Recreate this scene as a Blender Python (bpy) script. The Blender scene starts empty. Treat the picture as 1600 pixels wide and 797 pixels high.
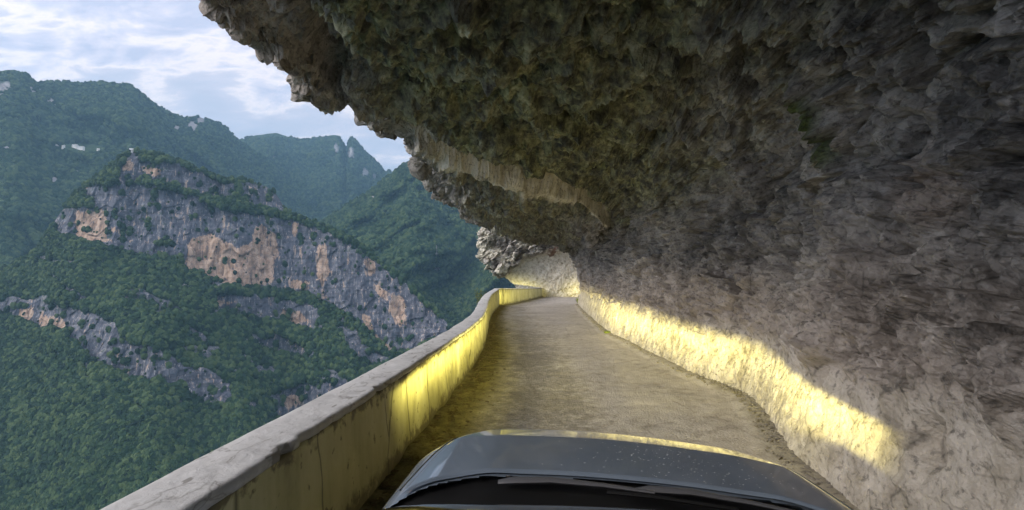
import bpy, math, random
import numpy as np
from mathutils import Vector, Matrix, Euler
random.seed(7); RNG = np.random.default_rng(7)
sc = bpy.context.scene
COL = sc.collection
R_ = math.radians

# ------------------------------------------------------------------ camera, sky, sun, exposure
F = 750.0                       # focal length in photo pixels (photo is 1600 x 797)
CX, CY = 800.0, 398.5
CAMZ = 1.75
YAW, PITCH = R_(4.57), R_(2.79)
cam_d = bpy.data.cameras.new('camera'); cam = bpy.data.objects.new('camera', cam_d); COL.objects.link(cam)
cam.location = (0, 0, CAMZ); cam.rotation_euler = (R_(90) + PITCH, 0, YAW)
cam_d.sensor_width = 36; cam_d.lens = 36 * F / 1600; cam_d.clip_start = 0.02; cam_d.clip_end = 30000
sc.camera = cam
SUN_EL, SUN_AZ = R_(26), R_(-118)          # azimuth measured clockwise from +Y
SKY_STRENGTH = 0.15
EXPOSURE = 1.9
SUN_STRENGTH = 1.1
sc.view_settings.view_transform = 'Standard'; sc.view_settings.look = 'None'
sc.view_settings.exposure = EXPOSURE; sc.view_settings.gamma = 1.0
sc.view_settings.use_curve_mapping = False

class NT:
    """small helper to write node trees"""
    def __init__(s, tree): s.t = tree; s.n = tree.nodes; s.l = tree.links
    def node(s, typ, **kw):
        nd = s.n.new(typ)
        ins = kw.pop('ins', {})
        for k, v in kw.items(): setattr(nd, k, v)
        for k, v in ins.items():
            if hasattr(v, 'is_output') or isinstance(v, bpy.types.NodeSocket): s.l.new(v, nd.inputs[k])
            else: nd.inputs[k].default_value = v
        return nd
    def math(s, op, a, b=0.0, c=0.0, clamp=False):
        nd = s.n.new('ShaderNodeMath'); nd.operation = op; nd.use_clamp = clamp
        for i, v in enumerate((a, b, c)):
            if isinstance(v, bpy.types.NodeSocket): s.l.new(v, nd.inputs[i])
            else: nd.inputs[i].default_value = v
        return nd.outputs[0]
    def ramp(s, fac, stops, interp='LINEAR'):
        nd = s.n.new('ShaderNodeValToRGB'); s.l.new(fac, nd.inputs[0]); cr = nd.color_ramp; cr.interpolation = interp
        while len(cr.elements) < len(stops): cr.elements.new(0.5)
        for e, (p, c) in zip(cr.elements, stops):
            e.position = p; e.color = (c, c, c, 1) if isinstance(c, (int, float)) else (*c, 1)
        return nd.outputs[0]
    def mix(s, fac, a, b, mode='MIX'):
        nd = s.n.new('ShaderNodeMix'); nd.data_type = 'RGBA'; nd.blend_type = mode
        for k, v in ((0, fac), (6, a), (7, b)):
            if isinstance(v, bpy.types.NodeSocket): s.l.new(v, nd.inputs[k])
            elif k == 0: nd.inputs[0].default_value = v
            else: nd.inputs[k].default_value = (*v, 1)
        return nd.outputs[2]
    def noise(s, vec, scale, detail=5, rough=0.55, dist=0.0):
        nd = s.node('ShaderNodeTexNoise', ins={'Scale': scale, 'Detail': detail, 'Roughness': rough, 'Distortion': dist})
        if vec is not None: s.l.new(vec, nd.inputs['Vector'])
        return nd.outputs[0]
    def vor(s, vec, scale, feature='F1', out=0, rnd=1.0):
        nd = s.node('ShaderNodeTexVoronoi', feature=feature, ins={'Scale': scale, 'Randomness': rnd})
        if vec is not None: s.l.new(vec, nd.inputs['Vector'])
        return nd.outputs[out]
    def mapping(s, vec, scale=(1, 1, 1), rot=(0, 0, 0), loc=(0, 0, 0)):
        nd = s.node('ShaderNodeMapping', ins={'Scale': scale, 'Rotation': rot, 'Location': loc}); s.l.new(vec, nd.inputs[0])
        return nd.outputs[0]

w = bpy.data.worlds.new('World'); sc.world = w; w.use_nodes = True
t = NT(w.node_tree); t.n.clear()
sky = t.node('ShaderNodeTexSky', sky_type='NISHITA', sun_disc=False, sun_elevation=SUN_EL, sun_rotation=SUN_AZ, altitude=900)
tc = t.node('ShaderNodeTexCoord')
sep = t.node('ShaderNodeSeparateXYZ'); t.l.new(tc.outputs['Generated'], sep.inputs[0])
zc = t.math('MAXIMUM', sep.outputs[2], 0.0)
zd = t.math('ADD', zc, 0.22)
comb = t.node('ShaderNodeCombineXYZ')
t.l.new(t.math('DIVIDE', sep.outputs[0], zd), comb.inputs[0]); t.l.new(t.math('DIVIDE', sep.outputs[1], zd), comb.inputs[1])
cv = t.mapping(comb.outputs[0], scale=(1.0, 1.9, 1.0), rot=(0, 0, R_(-28)))
big = t.noise(cv, 1.5, 6, 0.56, 0.35)
fine = t.noise(cv, 5.0, 8, 0.64, 0.4)
both = t.math('ADD', t.math('MULTIPLY', big, 0.64), t.math('MULTIPLY', fine, 0.36))
el = t.math('MULTIPLY_ADD', zc, 0.85, -0.27)             # thicker grey-blue cloud bank low down
cl = t.math('ADD', both, el)
K = 1 / SKY_STRENGTH
cloudcol = t.ramp(cl, [(0.34, (0.38, 0.40, 0.48)), (0.42, (0.43, 0.44, 0.53)), (0.47, (0.50, 0.49, 0.57)),
                       (0.51, (0.76, 0.70, 0.70)), (0.55, (0.54, 0.53, 0.62)), (0.60, (0.38, 0.40, 0.52)), (0.68, (0.50, 0.51, 0.60)), (0.85, (0.60, 0.60, 0.68))])
# overcast deck: the clouds cover most of the clear sky
scl = t.node('ShaderNodeVectorMath', operation='SCALE'); t.l.new(cloudcol, scl.inputs[0]); scl.inputs[3].default_value = K * 0.50
# the cloud deck is brighter overhead and towards the hidden evening sun
gd = t.node('ShaderNodeVectorMath', operation='DOT_PRODUCT'); t.l.new(tc.outputs['Generated'], gd.inputs[0]); gd.inputs[1].default_value = (math.sin(SUN_AZ) * .94, math.cos(SUN_AZ) * .94, .34)
glow = t.math('MULTIPLY', t.math('POWER', t.math('MAXIMUM', gd.outputs['Value'], 0.0), 3.5), 1.7)
zen = t.math('MULTIPLY', t.math('POWER', zc, 2.0), 1.0)
bri = t.math('ADD', t.math('ADD', glow, zen), .86)
scl2 = t.node('ShaderNodeVectorMath', operation='SCALE'); t.l.new(scl.outputs[0], scl2.inputs[0]); t.l.new(bri, scl2.inputs[3])
mixw = t.mix(1.0, t.mix(0.96, sky.outputs[0], scl2.outputs[0]), (1.05, .98, .93), 'MULTIPLY')
bg = t.node('ShaderNodeBackground', ins={'Strength': SKY_STRENGTH}); t.l.new(mixw, bg.inputs[0])
out = t.node('ShaderNodeOutputWorld'); t.l.new(bg.outputs[0], out.inputs[0])

sun_d = bpy.data.lights.new('sun', 'SUN'); sun = bpy.data.objects.new('sun', sun_d); COL.objects.link(sun)
sun_d.energy = SUN_STRENGTH; sun_d.angle = R_(24); sun_d.color = (1.0, 0.93, 0.85)
sd = Vector((math.sin(SUN_AZ) * math.cos(SUN_EL), math.cos(SUN_AZ) * math.cos(SUN_EL), math.sin(SUN_EL)))
sun.rotation_euler = (-sd).to_track_quat('-Z', 'Y').to_euler(); sun.location = (-60, 20, 80)
sc.render.engine = 'CYCLES'
sc.cycles.max_bounces = 6; sc.cycles.diffuse_bounces = 5; sc.cycles.volume_bounces = 0
sc.cycles.sample_clamp_indirect = 6

# ------------------------------------------------------------------ helpers
RM = np.array(Euler((R_(90) + PITCH, 0, YAW)).to_matrix())
def ray(px, py):
    px = np.asarray(px, float); py = np.asarray(py, float)
    v = np.stack([(px - CX) / F, (CY - py) / F, -np.ones_like(px)], -1)
    return v @ RM.T
def on_z(px, py, z):
    d = ray(px, py); k = (z - CAMZ) / d[..., 2]; return d * k[..., None] + (0, 0, CAMZ)
def on_y(px, py, y):
    d = ray(px, py); k = y / d[..., 1]; return d * k[..., None] + (0, 0, CAMZ)
def hsh(ix, iy, iz, seed):
    h = (ix.astype(np.int64) * 374761393 + iy.astype(np.int64) * 668265263 + iz.astype(np.int64) * 2147483647 + seed * 1274126177) & 0xFFFFFFFF
    h = ((h ^ (h >> 13)) * 1274126177) & 0xFFFFFFFF
    h = ((h ^ (h >> 15)) * 2246822519) & 0xFFFFFFFF
    h = h ^ (h >> 16)
    return (h & 0xFFFFFF) / float(0xFFFFFF)
def vnoise(p, seed=0):
    f = np.floor(p); i = f.astype(np.int64); u = p - f; u = u * u * u * (u * (u * 6 - 15) + 10)
    r = 0
    for a in (0, 1):
        wa = u[..., 0] if a else 1 - u[..., 0]
        for b in (0, 1):
            wb = u[..., 1] if b else 1 - u[..., 1]
            for c in (0, 1):
                wc = u[..., 2] if c else 1 - u[..., 2]
                r = r + wa * wb * wc * hsh(i[..., 0] + a, i[..., 1] + b, i[..., 2] + c, seed)
    return r * 2 - 1
def fbm(p, octv=5, seed=0, gain=0.5, lac=2.03, ridged=False):
    s = 0; a = 1; n = 0
    for o in range(octv):
        v = vnoise(p + o * 17.3, seed + o)
        if ridged: v = 1 - 2 * np.abs(v)
        s = s + a * v; n += a; a *= gain; p = p * lac
    return s / n
def facet(p, seed=0, tilt=1.0, jump=0.5):
    """broken rock: every Voronoi cell is a plane of its own tilt and height; returns height and edge distance"""
    f = np.floor(p); i = f.astype(np.int64)
    best = np.full(p.shape[:-1], 1e9); sec = best.copy(); val = np.zeros_like(best)
    for a in (-1, 0, 1):
        for b in (-1, 0, 1):
            for c in (-1, 0, 1):
                x, y, z = i[..., 0] + a, i[..., 1] + b, i[..., 2] + c
                cx = x + hsh(x, y, z, seed); cy = y + hsh(x, y, z, seed + 1); cz = z + hsh(x, y, z, seed + 2)
                dx, dy, dz = p[..., 0] - cx, p[..., 1] - cy, p[..., 2] - cz
                d = dx * dx + dy * dy + dz * dz
                h = (dx * (hsh(x, y, z, seed + 3) - .5) + dy * (hsh(x, y, z, seed + 4) - .5) + dz * (hsh(x, y, z, seed + 5) - .5)) * 2 * tilt + (hsh(x, y, z, seed + 6) - .5) * 2 * jump
                m = d < best
                sec = np.where(m, best, np.minimum(sec, d)); val = np.where(m, h, val); best = np.where(m, d, best)
    return val, np.sqrt(sec) - np.sqrt(best)
def sm(a, b, x):
    t_ = np.clip((x - a) / (b - a), 0, 1); return t_ * t_ * (3 - 2 * t_)
def inpoly(x, y, poly):
    r = np.zeros(x.shape, bool); n = len(poly)
    for k in range(n):
        x1, y1 = poly[k]; x2, y2 = poly[(k + 1) % n]
        if y1 == y2: continue
        c = ((y1 > y) != (y2 > y)) & (x < (x2 - x1) * (y - y1) / (y2 - y1) + x1); r ^= c
    return r
def blur(a, n=1):
    for _ in range(n):
        b = np.pad(a, 1, mode='edge'); a = (b[:-2, 1:-1] + b[2:, 1:-1] + b[1:-1, :-2] + b[1:-1, 2:] + 2 * b[1:-1, 1:-1]) / 6
    return a
def link(name, me, mat=None, parent=None):
    o = bpy.data.objects.new(name, me); COL.objects.link(o)
    if mat is not None: me.materials.append(mat)
    if parent is not None: o.parent = parent
    return o
def raw_mesh(name, V, Fc, mat=None, parent=None, smooth=False):
    me = bpy.data.meshes.new(name); me.from_pydata([tuple(v) for v in V], [], [tuple(f) for f in Fc]); me.update()
    if smooth: me.polygons.foreach_set('use_smooth', [True] * len(me.polygons))
    return link(name, me, mat, parent)
def grid_mesh(name, P, mat=None, parent=None, smooth=True, attrs=None, flip=False, keep=None):
    """P: (rows, cols, 3) array -> one mesh; keep = optional (rows-1, cols-1) mask of faces"""
    nr, nc = P.shape[:2]
    idx = np.arange(nr * nc).reshape(nr, nc)
    q = np.stack([idx[:-1, :-1], idx[:-1, 1:], idx[1:, 1:], idx[1:, :-1]], -1)
    q = q[keep] if keep is not None else q.reshape(-1, 4)
    if flip: q = q[:, ::-1]
    me = bpy.data.meshes.new(name)
    me.vertices.add(nr * nc); me.vertices.foreach_set('co', P.reshape(-1).astype(np.float32))
    nf = len(q); me.loops.add(nf * 4); me.polygons.add(nf)
    me.loops.foreach_set('vertex_index', q.reshape(-1).astype(np.int32))
    me.polygons.foreach_set('loop_start', np.arange(0, nf * 4, 4, dtype=np.int32))
    me.polygons.foreach_set('use_smooth', np.full(nf, smooth))
    if attrs:
        for k, A in attrs.items():
            at = me.attributes.new(k, 'FLOAT_COLOR', 'POINT')
            B = np.ones((nr * nc, 4), np.float32); B[:, :A.shape[-1]] = A.reshape(nr * nc, -1)
            at.data.foreach_set('color', B.reshape(-1))
    me.update(calc_edges=True); me.validate()
    return link(name, me, mat, parent)
def normals(P):
    du = np.gradient(P, axis=1); dv = np.gradient(P, axis=0)
    n = np.cross(du, dv); return n / (np.linalg.norm(n, axis=-1, keepdims=True) + 1e-12)
def tag(o, label=None, cat=None, group=None, kind=None):
    if label: o['label'] = label
    if cat: o['category'] = cat
    if group: o['group'] = group
    if kind: o['kind'] = kind
    return o
def empty(name, loc, rot=(0, 0, 0)):
    o = bpy.data.objects.new(name, None); COL.objects.link(o); o.location = loc; o.rotation_euler = rot; o.empty_display_size = .2; return o
def new_mat(name):
    m = bpy.data.materials.new(name); m.use_nodes = True; t = NT(m.node_tree)
    return m, t, m.node_tree.nodes['Principled BSDF']
def simple(name, col, rough=0.6, metal=0.0, coat=0.0, spec=0.5, emis=None, estr=0):
    m, t, b = new_mat(name)
    b.inputs['Roughness'].default_value = rough; b.inputs['Metallic'].default_value = metal
    b.inputs['Coat Weight'].default_value = coat; b.inputs['Coat Roughness'].default_value = 0.08
    b.inputs['Specular IOR Level'].default_value = spec
    g = t.node('ShaderNodeNewGeometry'); n = t.noise(g.outputs['Position'], 9.0, 4)
    t.l.new(t.mix(t.math('MULTIPLY', n, .5), col, tuple(c * .7 for c in col)), b.inputs['Base Color'])
    if emis: b.inputs['Emission Color'].default_value = (*emis, 1); b.inputs['Emission Strength'].default_value = estr
    return m
def bump(t, b, h, strength, dist, prev=None):
    nd = t.node('ShaderNodeBump', ins={'Strength': strength, 'Distance': dist}); t.l.new(h, nd.inputs['Height'])
    if prev is not None: t.l.new(prev, nd.inputs['Normal'])
    if b is not None: t.l.new(nd.outputs[0], b.inputs['Normal'])
    return nd.outputs[0]
def attr(t, name):
    a = t.node('ShaderNodeAttribute', attribute_name=name); s = t.node('ShaderNodeSeparateColor'); t.l.new(a.outputs['Color'], s.inputs[0])
    return s.outputs

# ------------------------------------------------------------------ materials
def mat_rock():
    m, t, b = new_mat('tunnel_rock')
    g = t.node('ShaderNodeNewGeometry').outputs['Position']
    moss, pale, olive = attr(t, 'mask')[:3]; dark, red, tanw = attr(t, 'mask2')[:3]
    n1 = t.noise(g, 0.55, 8, 0.6, 0.3); n2 = t.noise(g, 3.2, 8, 0.62, 0.0); n3 = t.noise(g, 17, 6, 0.62)
    v = t.vor(t.mapping(g, rot=(0.5, 0.3, 0.2), scale=(1, 1.2, 1.5)), 5.0, 'F1', 1)
    vs = t.node('ShaderNodeSeparateColor'); t.l.new(v, vs.inputs[0])
    f = t.math('ADD', t.math('MULTIPLY', n1, .35), t.math('ADD', t.math('ADD', t.math('MULTIPLY', n2, .40), t.math('MULTIPLY', n3, .17)), t.math('MULTIPLY', vs.outputs[0], .08)))
    grey = t.ramp(f, [(0.36, (.045, .043, .041)), (0.45, (.155, .147, .138)), (0.52, (.26, .245, .23)), (0.62, (.44, .42, .395))])
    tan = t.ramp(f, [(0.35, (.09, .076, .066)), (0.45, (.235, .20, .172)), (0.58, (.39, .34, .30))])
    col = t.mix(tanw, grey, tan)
    n2b = t.math('ADD', t.math('MULTIPLY', n2, .55), t.math('MULTIPLY', t.noise(g, 8.5, 6, .65, .6), .45))
    olivec = t.ramp(n2b, [(0.38, (.022, .022, .018)), (0.46, (.105, .107, .068)), (0.54, (.27, .275, .14)), (0.64, (.52, .51, .33))])
    om = t.math('MULTIPLY', olive, t.ramp(n1, [(0.32, .75), (0.55, 1)]), clamp=True)
    col = t.mix(om, col, olivec)
    mossc = t.ramp(n3, [(0.35, (.03, .042, .012)), (0.6, (.085, .115, .03))])
    col = t.mix(moss, col, mossc)
    palec = t.ramp(n2, [(0.33, (.40, .36, .27)), (0.45, (.68, .63, .50)), (0.60, (.80, .76, .66))])
    col = t.mix(pale, col, palec)
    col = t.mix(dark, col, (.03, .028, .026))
    col = t.mix(red, col, t.ramp(n3, [(0.4, (.11, .045, .03)), (0.6, (.24, .12, .08))]))
    # fine veins and lichen
    ve = t.vor(t.mapping(g, scale=(1, 1, .6)), 2.3, 'DISTANCE_TO_EDGE'); col = t.mix(t.ramp(t.math('ADD', ve, t.math('MULTIPLY', n2, .12)), [(0.045, .6), (0.075, 0)]), col, (.04, .036, .03))
    lich = t.ramp(t.noise(g, 9, 5, .6), [(0.62, 0), (0.70, .35)]); col = t.mix(lich, col, (.42, .40, .36))
    col = t.mix(t.ramp(n3, [(0.34, .55), (0.45, 0)]), col, tuple([.035] * 3))  # dark speckle puts the shade of small pits into the colour
    t.l.new(col, b.inputs['Base Color']); b.inputs['Roughness'].default_value = .78; b.inputs['Specular IOR Level'].default_value = .35
    rg = t.ramp(n2, [(0.35, .55), (0.6, .9)]); t.l.new(rg, b.inputs['Roughness'])
    vb = t.vor(g, 7.0, 'F1'); vb2 = t.vor(t.mapping(g, scale=(1, 1.4, 2.0), rot=(.4, .2, .7)), 19.0, 'F1')
    h = t.math('ADD', t.math('MULTIPLY', n3, .35), t.math('ADD', t.math('MULTIPLY', vb2, .16), t.math('MULTIPLY', n2, 1.3)))
    n_ = bump(t, None, h, .9, 0.045)
    bump(t, b, t.math('ADD', t.noise(g, 60, 4, .6), t.math('MULTIPLY', vb, .5)), .35, 0.015, n_)
    return m
def mat_mountain():
    m, t, b = new_mat('mountain_rock_and_scrub')
    g = t.node('ShaderNodeNewGeometry').outputs['Position']
    rock, pink, white = attr(t, 'mask')[:3]
    n1 = t.noise(g, 0.010, 8, .6); n2 = t.noise(g, 0.06, 7, .65)
    st = t.noise(t.mapping(g, scale=(.11, .11, .010)), 1.0, 7, .68); st2 = t.noise(t.mapping(g, scale=(.30, .30, .02)), 1.0, 5, .6)
    veg = t.ramp(t.math('ADD', t.math('MULTIPLY', n1, .5), t.math('MULTIPLY', n2, .5)), [(0.36, (.016, .032, .020)), (0.5, (.028, .055, .028)), (0.62, (.055, .085, .035))])
    f = t.math('ADD', t.math('MULTIPLY', st, .6), t.math('MULTIPLY', n2, .4))
    grey = t.ramp(f, [(0.36, (.038, .041, .052)), (0.47, (.092, .098, .120)), (0.56, (.155, .16, .18)), (0.64, (.40, .38, .365))])
    strat = t.ramp(t.noise(t.mapping(g, scale=(.004, .004, .16)), 1.0, 5, .7), [(0.40, .65), (0.46, 0)]); grey = t.mix(strat, grey, (.05, .052, .058))
    grey = t.mix(t.ramp(st2, [(0.59, 0), (0.66, .75)]), grey, (.44, .42, .40))
    pk = t.ramp(f, [(0.41, (.19, .135, .10)), (0.48, (.35, .24, .165)), (0.56, (.47, .35, .26))])
    pk = t.mix(t.ramp(st2, [(0.36, .7), (0.44, 0)]), pk, (.17, .15, .15))
    crack = t.vor(t.mapping(g, scale=(.035, .035, .06), rot=(.3, .2, .4)), 1.0, 'DISTANCE_TO_EDGE')
    pfac = t.ramp(t.math('ADD', pink, t.math('ADD', t.math('MULTIPLY', t.math('SUBTRACT', st, .5), 3.6), t.math('MULTIPLY', t.math('SUBTRACT', st2, .5), 1.8))), [(0.38, 0), (0.60, 1)])
    col = t.mix(pfac, grey, pk)
    col = t.mix(t.ramp(crack, [(0.0, .7), (0.025, 0)]), col, (.05, .045, .05))
    col = t.mix(white, col, (.42, .40, .40))
    # scrub growing on ledges of the faces
    scr = t.ramp(t.math('ADD', n2, t.math('MULTIPLY', pink, -.12)), [(0.63, 0), (0.67, .7)])
    col = t.mix(t.math('MULTIPLY', scr, t.math('SUBTRACT', 1.0, white)), col, (.03, .05, .03))
    col = t.mix(rock, veg, col)
    t.l.new(col, b.inputs['Base Color']); b.inputs['Roughness'].default_value = .95; b.inputs['Specular IOR Level'].default_value = .1
    n_ = bump(t, None, t.math('ADD', f, t.math('MULTIPLY', t.noise(g, .3, 4), .3)), .6, 6.0)
    t.l.new(n_, b.inputs['Normal'])
    return m
def mat_leaf(name, a, c, dcol):
    m, t, b = new_mat(name)
    oi = t.node('ShaderNodeObjectInfo'); g = t.node('ShaderNodeNewGeometry').outputs['Position']
    n = t.noise(g, 0.012, 4, .6); n2 = t.noise(g, .9, 3, .6)
    f = t.math('ADD', t.math('MULTIPLY', oi.outputs['Random'], .45), t.math('ADD', t.math('MULTIPLY', n, .5), t.math('MULTIPLY', n2, .2)))
    t.l.new(t.ramp(f, [(0.32, a), (0.55, c), (0.82, dcol)]), b.inputs['Base Color'])
    b.inputs['Roughness'].default_value = .85; b.inputs['Specular IOR Level'].default_value = .15
    return m
def mat_road():
    m, t, b = new_mat('worn_concrete_road')
    g = t.node('ShaderNodeNewGeometry').outputs['Position']
    edge, wet, far = attr(t, 'mask')[:3]
    n1 = t.noise(g, .8, 7, .6); n2 = t.noise(t.mapping(g, scale=(1.1, 1, 1)), 4.5, 8, .70, .2); n3 = t.noise(g, 40, 5, .65)
    f = t.math('ADD', t.math('MULTIPLY', n1, .3), t.math('ADD', t.math('MULTIPLY', n2, .5), t.math('MULTIPLY', n3, .2)))
    col = t.ramp(f, [(0.34, (.24, .215, .19)), (0.46, (.38, .345, .30)), (0.56, (.48, .44, .39)), (0.68, (.56, .52, .47))])
    spk = t.ramp(t.noise(t.mapping(g, scale=(1, 1.7, 1)), 13, 6, .7, .5), [(0.40, 1), (0.52, 0)])
    col = t.mix(t.math('MULTIPLY', t.math('MULTIPLY', spk, wet), .6, clamp=True), col, (.13, .12, .09))
    rut = t.ramp(t.math('ADD', f, t.math('MULTIPLY', wet, -.16)), [(0.33, 1), (0.45, 0)])
    col = t.mix(t.math('MULTIPLY', rut, .45), col, (.16, .145, .12))
    ck = t.vor(t.mapping(g, scale=(.8, .5, 1)), .9, 'DISTANCE_TO_EDGE'); ck = t.math('ADD', ck, t.math('MULTIPLY', t.math('SUBTRACT', n2, .5), .10))
    col = t.mix(t.ramp(t.math('ABSOLUTE', ck), [(0.0, .35), (0.008, 0)]), col, (.12, .10, .08))
    peb = t.ramp(t.vor(g, 27, 'F1', 0), [(0.10, .55), (0.22, 0)]); col = t.mix(peb, col, (.55, .52, .46))
    sludge = t.ramp(n2, [(0.35, (.06, .052, .026)), (0.55, (.20, .175, .09)), (0.7, (.32, .29, .17))])
    col = t.mix(edge, col, sludge)
    t.l.new(col, b.inputs['Base Color'])
    t.l.new(t.ramp(f, [(0.38, .68), (0.55, .92)]), b.inputs['Roughness']); b.inputs['Specular IOR Level'].default_value = .25
    gv = t.vor(g, 34, 'F1', 0); n_ = bump(t, None, n2, .45, .02); bump(t, b, t.math('ADD', n3, t.math('MULTIPLY', gv, -.8)), .7, .010, n_)
    return m
def mat_parapet():
    m, t, b = new_mat('yellow_painted_plaster')
    g = t.node('ShaderNodeNewGeometry').outputs['Position']
    s = t.node('ShaderNodeSeparateXYZ'); t.l.new(g, s.inputs[0])
    n1 = t.noise(g, 1.3, 6, .6); n2 = t.noise(g, 7, 6, .6, .4); st = t.noise(t.mapping(g, scale=(5, 5, .7)), 1.0, 6, .6)
    f = t.math('ADD', t.math('MULTIPLY', n1, .5), t.math('MULTIPLY', st, .5))
    col = t.ramp(f, [(0.34, (.20, .185, .09)), (0.44, (.40, .375, .19)), (0.56, (.50, .475, .26)), (0.68, (.56, .545, .37))])
    # dirt run under the coping (a stain with its own ragged lower edge) and at the foot
    a = attr(t, 'mask'); top, foot = a[0], a[1]
    col = t.mix(t.ramp(t.math('ADD', top, t.math('MULTIPLY', t.math('SUBTRACT', n2, .5), .9)), [(0.74, 0), (0.84, .85)]), col, (.07, .055, .03))
    col = t.mix(t.ramp(t.math('ADD', foot, t.math('MULTIPLY', t.math('SUBTRACT', n2, .5), 1.1)), [(0.65, 0), (0.85, .8)]), col, (.09, .07, .03))
    ve = t.vor(t.mapping(g, scale=(1, .55, .12)), 1.5, 'DISTANCE_TO_EDGE'); col = t.mix(t.ramp(ve, [(0.0, .85), (0.010, 0)]), col, (.04, .035, .015))
    sp = t.ramp(t.noise(g, 11, 3, .5), [(0.30, .8), (0.36, 0)]); col = t.mix(sp, col, (.10, .085, .04))
    t.l.new(col, b.inputs['Base Color']); b.inputs['Roughness'].default_value = .55
    n_ = bump(t, None, n1, .5, .06); bump(t, b, n2, .35, .02, n_)
    return m
def mat_coping():
    m, t, b = new_mat('grey_concrete_coping')
    g = t.node('ShaderNodeNewGeometry').outputs['Position']
    n1 = t.noise(g, 1.6, 6, .6); n2 = t.noise(g, 9, 6, .62, .5); n3 = t.noise(g, 45, 4, .6)
    col = t.ramp(t.math('ADD', t.math('MULTIPLY', n1, .55), t.math('MULTIPLY', n2, .45)), [(0.35, (.40, .39, .375)), (0.5, (.54, .53, .51)), (0.65, (.62, .61, .59))])
    ve = t.vor(t.mapping(g, scale=(1.0, .45, 1), rot=(0, 0, .5)), 2.2, 'DISTANCE_TO_EDGE')
    dv = t.noise(g, 4, 4); ve2 = t.math('ADD', ve, t.math('MULTIPLY', t.math('SUBTRACT', dv, .5), .30))
    col = t.mix(t.ramp(t.math('ABSOLUTE', ve2), [(0.0, .55), (0.010, 0)]), col, (.16, .145, .12))
    blot = t.ramp(t.noise(t.mapping(g, scale=(2, .7, 1)), 6, 3, .5), [(0.33, .7), (0.37, 0)]); col = t.mix(blot, col, (.15, .135, .11))
    t.l.new(col, b.inputs['Base Color']); b.inputs['Roughness'].default_value = .8
    n_ = bump(t, None, n2, .5, .02); bump(t, b, n3, .4, .005, n_)
    return m
M = dict(rock=mat_rock(), mountain=mat_mountain(), road=mat_road(), parapet=mat_parapet(), coping=mat_coping())
M['leaf'] = mat_leaf('forest_leaves', (.006, .018, .009), (.021, .048, .020), (.070, .105, .038))

# ------------------------------------------------------------------ the far mountains
def resample(poly, xs):
    p = np.array(poly, float); return np.interp(xs, p[:, 0], p[:, 1])
def make_mountain(name, crest, r0tab, x0, x1, ybot, ncol, nrow, slope_fn, disp_fn, mask_fn, rough_crest=2.0):
    px = np.linspace(x0, x1, ncol); cy = resample(crest, px)
    cy = cy + fbm(np.stack([px / 14, px * 0, px * 0 + 3], -1), 4, 5) * rough_crest
    v = np.linspace(0, 1, nrow)[:, None]
    PX = np.repeat(px[None], nrow, 0); PY = cy[None] + (ybot - cy[None]) * (v ** 1.15)
    D = ray(PX, PY); hl = np.hypot(D[..., 0], D[..., 1]); H = D[..., :2] / hl[..., None]; T = D[..., 2] / hl
    A = np.tan(np.radians(slope_fn(PX, PY, T)))
    r = np.zeros_like(PX); r[0] = resample(r0tab, px)
    for k in range(1, nrow):
        den = np.maximum(A[k] - T[k], .12)
        r[k] = r[k - 1] * np.maximum(A[k] - T[k - 1], .05) / den
    kk = np.hanning(45); kk /= kk.sum(); r = np.stack([np.convolve(np.pad(q, 22, mode='edge'), kk, 'valid') for q in r]); r = blur(r, 6)
    pos = lambda r: np.concatenate([H * r[..., None], (CAMZ + r * T)[..., None]], -1)
    P = pos(r); r = r + disp_fn(P, PX, PY); P = pos(r)
    # the far side of the ridge, falling away behind the crest
    back = []
    for k in range(8, 0, -1):
        q = P[0].copy(); d = 30 * k * k * r[0] / 3000
        q[:, :2] += H[0] * d[:, None]; q[:, 2] -= d * .75; back.append(q)
    mk = mask_fn(PX, PY, P)
    Pb = np.concatenate([np.stack(back), P]); mb = np.concatenate([np.zeros((8,) + mk.shape[1:]), mk])
    o = grid_mesh(name, Pb, M['mountain'], attrs={'mask': mb}); o['kind'] = 'structure'
    return o, P, mk, PX, PY, r
def ell(PX, PY, spots, jx, jy):
    m = np.zeros_like(PX)
    for x, y, a, b_ in spots: m = np.maximum(m, 1 - sm(.6, 1.3, np.hypot((PX + jx - x) / a, (PY + jy - y) / b_)))
    return m
def jitter(PX, PY, amp, seed):
    q = np.stack([PX / 12, PY / 12, PX * 0], -1)
    return fbm(q, 4, seed, gain=.65) * amp, fbm(q + 50, 4, seed + 9, gain=.65) * amp
def spur_disp(A1, L1, A2, L2, sk=.5):
    def fn(P, PX, PY):
        q = P.copy(); q[..., 2] = q[..., 2] * .35
        wx = fbm(q / (L1 * 1.7), 3, 61) * L1 * .5
        q[..., 0] += wx + P[..., 2] * sk; q[..., 1] += wx
        a = fbm(q / L1, 4, 11, ridged=True, gain=.45) * A1; b_ = fbm(P / L2, 5, 23) * A2 + fbm(q / (L1 * .36), 4, 29, ridged=True, gain=.5) * A1 * .34
        top = sm(0, 1, (PY - PY[0:1]) / 28)
        return (a + b_) * top * -1
    return fn

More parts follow.
